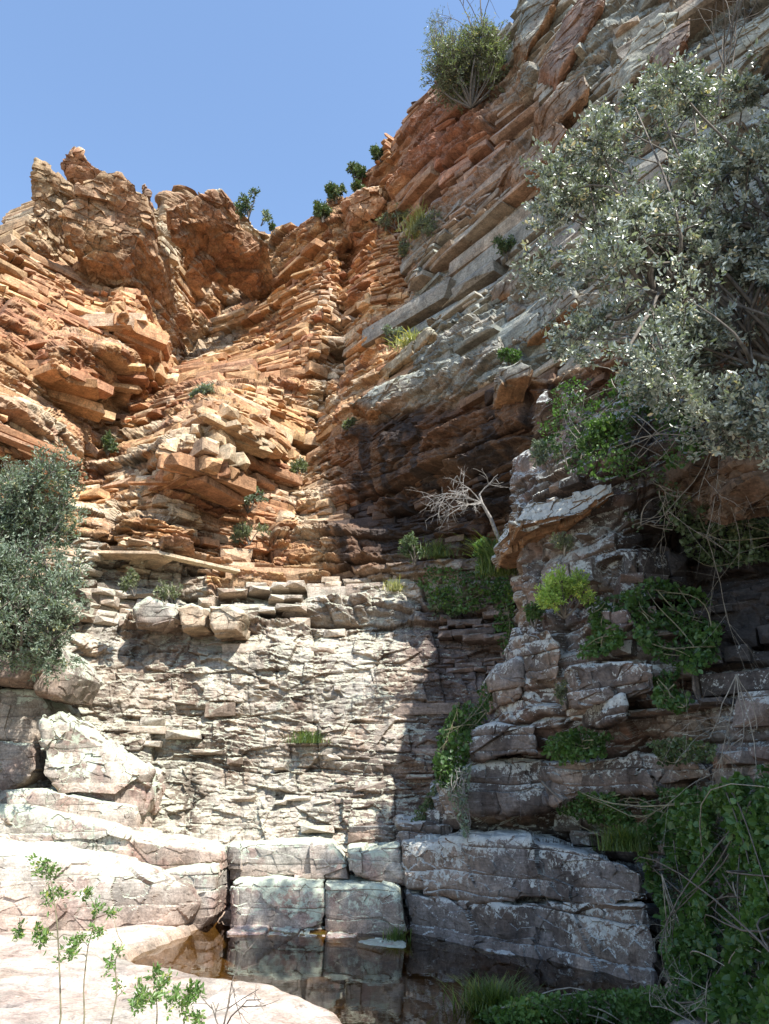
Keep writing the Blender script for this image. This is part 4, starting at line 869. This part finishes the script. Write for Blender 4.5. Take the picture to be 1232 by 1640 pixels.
# left bank shrubs
shrub('blue green shrub at the left edge, the upper of the two, above the boulders', 30, 892, 220, 175, 10.3, .055, M_BLUE, 26, 40, 22, gap=.7, hlo=.12, aspect=.35, trunk_r=.06, group='grey green shrubs on the left bank')
shrub('dense blue green shrub at the left edge, the lower of the two, over dark boulders', 40, 1046, 230, 215, 9.8, .055, M_BLUE, 30, 42, 22, gap=.7, hlo=.05, aspect=.35, trunk_r=.06, group='grey green shrubs on the left bank')
shrub('small low shrub between the left shrubs and the orange rocks', 215, 955, 60, 50, 12.6, .05, M_OLIVE, 4, 20, 12)
shrub('dry grey bush at the foot of the orange spur', 265, 970, 80, 55, 12.9, .05, M_OLIVE, 5, 20, 8, twig_mat=M_TWIG)
# skyline and upper cliff
shrub('wide round olive shrub on the right skyline, the biggest up there', 755, 172, 165, 150, on_wall(765, 170, .8), .085, M_OLIVE, 24, 50, 13, aspect=.25, twig_mat=M_BARK, trunk_r=.06, vis_twig=1.0)
shrub('thin wispy bush with blue green tips behind the wide round shrub', 715, 110, 90, 120, 17.4, .06, M_BLUE, 8, 20, 8, aspect=.25)
GS = 'small bushes along the skyline'
for (x, y, ww, hh, lb) in [(608, 246, 28, 28, 'uppermost small bush on the skyline, under the wide round shrub'), (570, 280, 34, 28, 'second small bush down the skyline from the wide shrub'),
        (538, 312, 34, 30, 'third small bush down the skyline, bright round one'), (514, 342, 34, 28, 'fourth small bush down the skyline, nearest the notch'), (572, 300, 24, 18, 'yellowish tuft on the flat topped block at the notch')]:
    shrub(lb, x + 2, y + 14, ww * 1.15, hh * 1.35, float(WALL(x + 10, y + 20)) - .1, .08, M_PINE, 7, 26, 14, group=GS, seed=x)
shrub('small tree with a bare leaning stem on the left skyline', 398, 352, 60, 66, 20.0, .10, M_PINE, 5, 14, 12, name='tree', cat='tree', tname='trunk', cname='crown')
shrub('low pale bush right of the small skyline tree', 418, 362, 40, 34, 20.2, .08, M_BLUE, 4, 12, 10)
shrub('tiny green bush in the skyline notch', 440, 376, 22, 22, 20.6, .08, M_PINE, 3, 12, 10)
for (x, y, ww, hh, lb, m) in [(640, 378, 70, 50, 'yellow green bush in the upper gully below the skyline bushes', M_OLIVE), (690, 392, 70, 60, 'pale grassy bush on the ledge right of the upper gully', M_OLIVE), (656, 420, 50, 40, 'lower pale bush on the ledge of the upper gully', M_OLIVE),
        (812, 418, 46, 46, 'dark green bush on the right wall beside the big tree', M_PINE), (628, 552, 46, 36, 'round blue grey bush on the pale ledge in the middle of the cliff', M_BLUE),
        (820, 590, 60, 34, 'green clump above the grey slabs near the big tree', M_IVY), (316, 645, 56, 32, 'grey bush on the left half of the central spur', M_BLUE),
        (397, 822, 66, 50, 'grey bush in the hollow at the foot of the central spur', M_BLUE), (400, 872, 70, 36, 'green bush just below the grey one in the hollow', M_OLIVE), (478, 770, 34, 40, 'dry grey bush low in the dark gully', M_OLIVE),
        (172, 730, 34, 40, 'dark green bush in the cleft under the big overhanging boulder', M_PINE), (560, 690, 22, 26, 'small tuft in the straight gully', M_OLIVE), (740, 160, 40, 20, 'tuft under the wide round shrub', M_OLIVE)]:
    shrub(lb, x, y, ww, hh, on_wall(x, y - 6, .35), .06, m, 6, 20, 12)
# grass growing in lines on ledges
def tuft(label, px, py, wpx, hpx, Y, n, mat, name='grass_tuft', cat='grass', group=None, droop=1.1, wid=.005, seed=None):
    seed = seed or int(px * 3 + py) % 9973; r = np.random.default_rng(seed); s_ = px2m(Y, py); b = at_np(px, py, Y); H = hpx * s_; W = wpx * s_ / 2
    h0 = r.random(n); o = np.stack([r.normal(size=n) * W * .45 * (.6 + .6 * np.sin(h0 * 9)), r.normal(size=n) * W * .3, np.zeros(n)], 1) + b
    a = r.random(n) * 2 * np.pi; h = H * (.25 + .95 * r.random(n) ** 1.4); out = np.stack([np.cos(a), np.sin(a), np.zeros(n)], 1) * (h * droop * r.random(n))[:, None]
    sd = np.stack([-np.sin(a), np.cos(a), np.zeros(n)], 1) * wid
    rows = []
    for t, ww in ((0, 1), (.4, .9), (.75, .6), (1, .08)):
        c = o + out * t ** 1.8 + np.array([0, 0, 1]) * (h * (t - .25 * droop * t * t))[:, None]; rows += [c - sd * ww, c + sd * ww]
    V = np.stack(rows, 1); bb = (np.arange(n) * 8)[:, None]; F = np.concatenate([bb + [0, 1, 3, 2], bb + [2, 3, 5, 4], bb + [4, 5, 7, 6]], 0)
    q = r.random(n); c = np.repeat(np.stack([q, q, q, q * 0 + 1], 1), 8, 0)
    return tag(make_mesh(name, V.reshape(-1, 3), F, mat, None, c, org=tuple(b)), label, cat, group)
tuft('wide dark green grass tuft at the water edge under the shaded ledge', 792, 1632, 110, 66, 7.35, 1800, M_GRASS)
tuft('small fern like tuft in the crack right of the sunlit square block', 634, 1512, 34, 34, 10.1, 260, M_GRASS)
tuft('grass tuft on the ledge of the lower cliff wall', 492, 1190, 66, 26, on_wall(492, 1185, .1), 420, M_GRASS)
tuft('yellow grass patch on the pale ledge above the long slab', 662, 556, 60, 28, on_wall(662, 550, .3), 420, M_DRYGRASS, wid=.012)
tuft('pale grass patch high in the upper gully', 676, 372, 70, 34, on_wall(676, 368, .3), 500, M_DRYGRASS, wid=.014)
tuft('bright grass clump between the ivy and the shaded ledge', 1000, 1362, 70, 46, 7.9, 1100, M_GRASS, wid=.004)
tuft('yellow grass on the sunlit step above the lower wall', 632, 946, 40, 24, on_wall(632, 940, .2), 260, M_DRYGRASS)
tuft('grass tuft on the lichened slab in the recess', 700, 892, 60, 34, on_wall(700, 888, .3), 420, M_GRASS)
tuft('long grass hanging beside the green shrub in the recess', 800, 920, 60, 70, 11.4, 700, M_GRASS)
# ivy, brambles and hanging vines: leaves held close to the rock on trailing stems
def vine(label, poly, surf, n, leaf, mat, thick=.25, cat='ivy', name='ivy', seed=None, aspect=.8, stems=14, wood=M_STEM, lift=0.0, group=None, clump=.5):
    seed = seed or int(poly[0][0] * 5 + poly[0][1]) % 9973; r = np.random.default_rng(seed)
    q = poly_pts(poly, n, r); yy = np.array(surf(q[:, 0], q[:, 1])) if callable(surf) else np.full(n, surf)
    P0 = at_np(q[:, 0], q[:, 1], yy); nz = fbm(P0, 2.2, 2, seed)
    keep = nz > -clump * (1.2 - r.random(n)); q, yy, nz = q[keep], yy[keep], nz[keep]
    t_ = thick * (.25 + .75 * sstep(-.6, .6, nz)) * (r.random(len(q)) ** .6)
    P = at_np(q[:, 0], q[:, 1], yy - t_); D = r.normal(size=P.shape) * .7 + np.array([-.1, -.5, lift - .15])
    b = P.mean(0); root = empty(name, tuple(b)); tag(root, label, cat, group)
    leaf_cloud('foliage', P, D, leaf * (.3 + 1.1 * r.random(len(P)) ** 1.5), mat, root, aspect, np.clip(.42 + .4 * nz, 0, .85), org=tuple(b), seed=seed)
    pa = []
    for i in range(stems):
        a, c = q[r.integers(len(q))], q[r.integers(len(q))]
        ya = float(surf(a[0], a[1])) if callable(surf) else surf; yc = float(surf(c[0], c[1])) if callable(surf) else surf
        pa.append((curve(at_np(a[0], a[1], ya - thick * .5), at_np(c[0], c[1], yc - thick * .6), .10, 9, r), .008, .003))
    tubes('stems', pa, wood, root, tuple(b), 4)
    return root
bs = lambda px, py: BUT(px, py) - .15
fine = dict(aspect=.85)
vine('big mass of broad leaved ivy pouring down the lower right beside the ledge', [(1010, 1330), (1090, 1290), (1180, 1240), (1232, 1225), (1300, 1230), (1300, 1640), (1232, 1640), (1110, 1620), (1062, 1540), (1058, 1460), (1030, 1400)], lambda a, b: BUT(a, b) - .75, 15000, .062, M_IVY, .6, stems=26, clump=.45, wood=M_BARK)
vine('fine dark leaved growth under and between the big ivy leaves', [(1060, 1420), (1130, 1300), (1232, 1250), (1300, 1250), (1300, 1640), (1110, 1640), (1062, 1560)], lambda a, b: BUT(a, b) - .45, 14000, .03, M_PINE, .5, stems=30, clump=.7, wood=M_TWIG, cat='undergrowth', name='undergrowth')
vine('ivy shelf running right from the rounded block above the ledge', [(890, 1300), (930, 1272), (1050, 1262), (1130, 1262), (1180, 1280), (1100, 1330), (1020, 1330), (960, 1318)], lambda a, b: BUT(a, b) - .45, 4200, .05, M_IVY, .35)
vine('wide dark ivy draped over the middle of the buttress', [(1000, 950), (1040, 925), (1120, 945), (1160, 980), (1150, 1050), (1110, 1080), (1060, 1060), (1020, 1030)], bs, 3600, .055, M_IVY, .35)
vine('strip of ivy running down left from the middle ivy to the spotted block', [(935, 965), (1010, 945), (1020, 970), (970, 990), (1000, 1010), (1000, 1030), (950, 1055), (925, 1050), (950, 1010)], bs, 2000, .05, M_IVY, .25)
vine('ivy under the rectangular block on the right of the buttress', [(1046, 1080), (1110, 1070), (1130, 1110), (1090, 1140), (1050, 1130)], bs, 1500, .05, M_IVY, .3)
vine('low ivy cushion between the dark bed and the niche', [(868, 1205), (880, 1180), (930, 1166), (980, 1178), (1000, 1200), (960, 1212), (900, 1222)], bs, 2400, .045, M_IVY, .35)
vine('mossy ivy strip right of the low cushion', [(1040, 1190), (1090, 1180), (1150, 1195), (1140, 1220), (1060, 1225)], bs, 1200, .04, M_PINE, .2)
vine('dark ivy patch under the brown boulder on the right', [(1085, 830), (1140, 800), (1232, 830), (1290, 860), (1232, 900), (1150, 910), (1100, 890)], bs, 2600, .055, M_PINE, .3)
vine('brambles spread over the top of the buttress behind the tree', [(860, 660), (900, 610), (1000, 600), (1110, 650), (1130, 730), (1060, 760), (960, 770), (880, 745)], lambda a, b: BUT(a, b) - .5, 4200, .05, M_IVY, .5, name='bramble', cat='bramble', wood=M_TWIG, stems=30)
vine('brambles in the dark hollow right of the beak slab', [(980, 790), (1060, 760), (1110, 800), (1090, 850), (1020, 850)], bs, 1000, .045, M_PINE, .3, name='bramble', cat='bramble', wood=M_TWIG, stems=26)
vine('green hanging vine in the corner between cliff and buttress', [(745, 1110), (786, 1090), (792, 1120), (768, 1170), (752, 1215), (730, 1250), (704, 1262), (694, 1230), (704, 1180), (722, 1140)], 10.45, 3000, .055, M_IVY, .4, name='vine', cat='vine', stems=18)
vine('pale hanging vine spilling over the large rounded block', [(720, 1230), (756, 1225), (750, 1270), (752, 1330), (744, 1345), (726, 1290), (712, 1260)], 10.1, 700, .04, M_BLUE, .2, name='vine', cat='vine', stems=22, wood=M_DEAD)
vine('creeper in the shadowed crack at the foot of the corner', [(640, 1340), (660, 1312), (700, 1250), (710, 1290), (690, 1320), (660, 1345)], 11.4, 900, .05, M_PINE, .2, name='vine', cat='vine')
ws = lambda px, py: WALL(px, py) - .35
vine('green plants on the shaded ledge in the recess', [(640, 920), (690, 905), (760, 915), (815, 900), (815, 950), (760, 980), (700, 985), (690, 950)], ws, 1900, .06, M_IVY, .3, name='creeper', cat='plants')
vine('leafy clump in the shadow under the recess ledge', [(680, 950), (730, 945), (740, 985), (700, 992)], ws, 700, .06, M_PINE, .25, name='creeper', cat='plants')
vine('trailing plants down the shaded corner left of the buttress', [(790, 930), (820, 930), (826, 1000), (815, 1060), (790, 1010)], ws, 900, .055, M_IVY, .25, name='creeper', cat='plants')
vine('low green undergrowth along the bottom right edge', [(760, 1625), (840, 1596), (940, 1590), (1040, 1584), (1150, 1575), (1232, 1620), (1300, 1700), (760, 1700)], 7.1, 15000, .04, M_IVY, .5, name='undergrowth', cat='undergrowth', stems=40, wood=M_TWIG, lift=.5)
vine('dark moss on the end of the shaded ledge', [(1030, 1420), (1062, 1440), (1066, 1560), (1040, 1580)], 7.75, 1500, .02, M_PINE, .12, name='moss', cat='moss', stems=0, clump=2) if False else None
shrub('sunlit yellow green bush on the left shoulder of the buttress', 905, 990, 96, 82, float(BUT(902, 960)) - .6, .034, M_SUNPAINT, 12, 34, 20)
shrub('dark green bush left below the sunlit yellow one', 856, 1005, 50, 44, float(BUT(856, 990)) - .3, .035, M_IVY, 5, 24, 14)
shrub('dry brown bush under the beak slab', 905, 890, 60, 50, float(BUT(905, 870)) - .35, .028, M_OLIVE, 6, 24, 10, twig_mat=M_TWIG)
shrub('green shrub in the recess next to the dead branch', 790, 925, 60, 66, 11.6, .055, M_IVY, 6, 24, 16)
shrub('dull bush in the recess below the dead branch', 664, 905, 60, 56, 12.9, .05, M_PINE, 6, 22, 14)
shrub('leafy green bush below the big tree at the top of the buttress', 968, 735, 90, 70, 8.3, .04, M_IVY, 8, 30, 18)
shrub('grey green bush at the left corner of the buttress top', 878, 760, 60, 70, 9.3, .035, M_BLUE, 6, 24, 16)
shrub('small bush on the face left of the rectangular block', 908, 1135, 36, 50, float(BUT(905, 1110)) - .3, .03, M_OLIVE, 4, 18, 10)

# dead branching tree on the recess ledge
def fork(p, d, ln, rad, depth, out, r, grav=.0, wig=.45):
    q = [np.array(p)]; dd = np.array(d) / np.linalg.norm(d)
    for i in range(6):
        dd = dd + r.normal(size=3) * wig * .35 + np.array([0, 0, -grav]); dd /= np.linalg.norm(dd); q.append(q[-1] + dd * ln / 6)
    out.append((np.array(q), rad, rad * .55))
    if depth > 0:
        for k in range(r.integers(2, 5)):
            i = r.integers(2, 7); nd = dd + r.normal(size=3) * .75; fork(q[i], nd, ln * (.5 + .3 * r.random()), rad * .55, depth - 1, out, r, grav, wig)
def dead_tree():
    r = np.random.default_rng(31); b = at_np(812, 885, 11.3); root = empty('dead_tree', tuple(b)); tag(root, 'bleached leafless dead tree leaning out left from the corner of the buttress', 'dead tree')
    tr = [at_np(*a) for a in [(812, 885, 11.3), (796, 856, 11.3), (786, 830, 11.2), (772, 806, 11.1), (768, 792, 11.1)]]
    tubes('trunk', [(tr, .04, .018)], M_DEAD, root, tuple(b), 8)
    out = []
    for (x, y, Y) in [(712, 778, 11.0), (722, 800, 11.0), (735, 770, 11.0), (700, 790, 11.1), (740, 812, 11.0)]:
        e = at_np(x, y, Y); d = e - tr[3]; fork(tr[3], d, np.linalg.norm(d) * .9, .016, 3, out, r, .05)
    for (x, y, Y) in [(796, 762, 11.2)]:
        e = at_np(x, y, Y); d = e - tr[4]; fork(tr[4], d, np.linalg.norm(d) * .9, .014, 2, out, r, .02)
    tubes('branches', out, M_DEAD, root, tuple(b), 4)
dead_tree()
def bare(label, px, py, Y, ends, mat, rad, depth, seed, name='bare_branch', cat='branch', group=None, grav=0.0):
    r = np.random.default_rng(seed); b = at_np(px, py, Y); out = []
    for (x, y, yy) in ends:
        e = at_np(x, y, yy); d = e - b; fork(b, d, np.linalg.norm(d), rad, depth, out, r, grav, .3)
    o = tubes(name, out, mat, None, tuple(b), 4); tag(o, label, cat, group)
bare('bare twigs sticking up at the top right corner above the big tree', 1150, 170, 5.6, [(1130, 20, 5.5), (1160, 10, 5.6), (1190, 60, 5.5), (1210, 40, 5.5)], M_BARK, .012, 2, 3)
bare('thin wispy twigs rising from the wide round shrub on the skyline', 775, 90, 14.6, [(770, -20, 14.6), (800, 10, 14.6), (745, 20, 14.6), (820, 30, 14.4)], M_BARK, .022, 2, 4)
bare('tangle of dry hanging twigs above the big ivy mass', 1180, 1080, 6.8, [(1130, 1180, 6.7), (1200, 1220, 6.5), (1160, 1230, 6.6), (1232, 1160, 6.6), (1240, 1300, 6.3)], M_TWIG, .006, 3, 5, grav=.04)
bare('pale dry stems beside the end of the shaded ledge', 1060, 1400, 7.1, [(1075, 1560, 7.1), (1060, 1500, 7.1), (1090, 1580, 7.0), (1100, 1480, 7.0)], M_TWIG, .006, 3, 6, grav=.05)
bare('dry root tangle right of the beak slab', 1150, 690, 7.4, [(1120, 800, 7.4), (1080, 850, 7.5), (1160, 860, 7.3), (1200, 840, 7.1)], M_TWIG, .007, 3, 7, grav=.03)
bare('dead brown stick lying on the shaded buttress', 868, 1252, 9.0, [(912, 1280, 8.8)], M_BARK, .02, 0, 8)
bare('dark dry stick standing in the riverbed at the bottom', 356, 1660, 5.2, [(372, 1574, 5.2), (340, 1600, 5.3), (392, 1600, 5.1)], M_BARK, .007, 2, 9)
bare('dry brushwood in front of the undergrowth at the bottom right', 1130, 1650, 5.9, [(1080, 1590, 5.9), (1150, 1570, 5.8), (1200, 1600, 5.7), (1040, 1620, 6.0)], M_TWIG, .006, 3, 10)

# young saplings close to the camera, lower left
def sapling(label, path, tops, Y, seed, leaf=.029, n=90, rad=.0055):
    r = np.random.default_rng(seed); pts = [at_np(x, y, Y) for x, y in path]
    b = np.array([pts[0][0] - .05, pts[0][1], .12]); full = [b] + pts
    root = empty('sapling', tuple(b)); tag(root, label, 'sapling', 'young saplings in the foreground on the left')
    tt = np.linspace(0, 1, 14); pp = np.array(full); s_ = np.linspace(0, 1, len(pp)); st = np.stack([np.interp(tt, s_, pp[:, i]) for i in range(3)], 1)
    br = [(st, rad, rad * .4)]; Cs, Ds = [], []
    for (x, y, wpx) in tops:
        c = at_np(x, y, Y + r.normal() * .1); s0 = st[np.argmin(((st - c) ** 2).sum(1) + (st[:, 2] > c[2] + .02) * 5)]
        cv = curve(s0, c, .08, 7, r); br.append((cv, rad * .45, rad * .2)); sc = wpx * px2m(Y, y)
        for k in range(4):
            e = c + r.normal(size=3) * sc * .35; cv2 = curve(c - (c - s0) * .15 * r.random(), e, .1, 5, r); br.append((cv2, rad * .25, rad * .12))
            m = max(3, n // 5); t = r.random(m); i = (t * 4).astype(int); Cs.append(cv2[i] + r.normal(size=(m, 3)) * .012); Ds.append(r.normal(size=(m, 3)) * .6 + (e - c) / (np.linalg.norm(e - c) + 1e-6) + np.array([0, 0, .35]))
    Cn = np.concatenate(Cs); Dn = np.concatenate(Ds)
    leaf_cloud('foliage', Cn, Dn, leaf * (.5 + .7 * r.random(len(Cn))), M_SAP, root, .42, org=tuple(b), seed=seed)
    tubes('stem', br, M_STEM, root, tuple(b), 5)
sapling('tallest sapling on the left, its leafy top in front of the pink block', [(98, 1640), (96, 1560), (92, 1480), (84, 1420), (74, 1372)], [(74, 1380, 30), (82, 1400, 30), (98, 1430, 30), (78, 1436, 30), (60, 1490, 24), (128, 1500, 26), (70, 1506, 26), (24, 1492, 22)], 4.4, 41)
sapling('slender sapling with leaves halfway up, right of the tallest one', [(136, 1640), (134, 1580), (140, 1520), (156, 1460)], [(154, 1456, 24), (126, 1512, 26), (110, 1530, 28), (160, 1490, 24), (136, 1430, 24)], 4.6, 42)
sapling('thin bending sapling whose twigs reach toward the pool', [(178, 1640), (188, 1590), (184, 1540), (196, 1510)], [(188, 1526, 24), (180, 1540, 24), (190, 1576, 26), (176, 1460, 20)], 4.7, 43, n=60)
sapling('low leafy sapling at the bottom edge in front of the pool', [(250, 1660), (252, 1620), (250, 1580)], [(250, 1560, 28), (226, 1590, 34), (256, 1580, 30), (216, 1610, 24), (240, 1600, 30)], 4.3, 44, n=110)
sapling('second low sapling at the bottom edge, nearest the dark stick', [(290, 1670), (296, 1630), (302, 1600)], [(304, 1586, 32), (316, 1590, 26), (292, 1610, 24), (276, 1600, 24), (320, 1630, 24)], 4.3, 45, n=110)
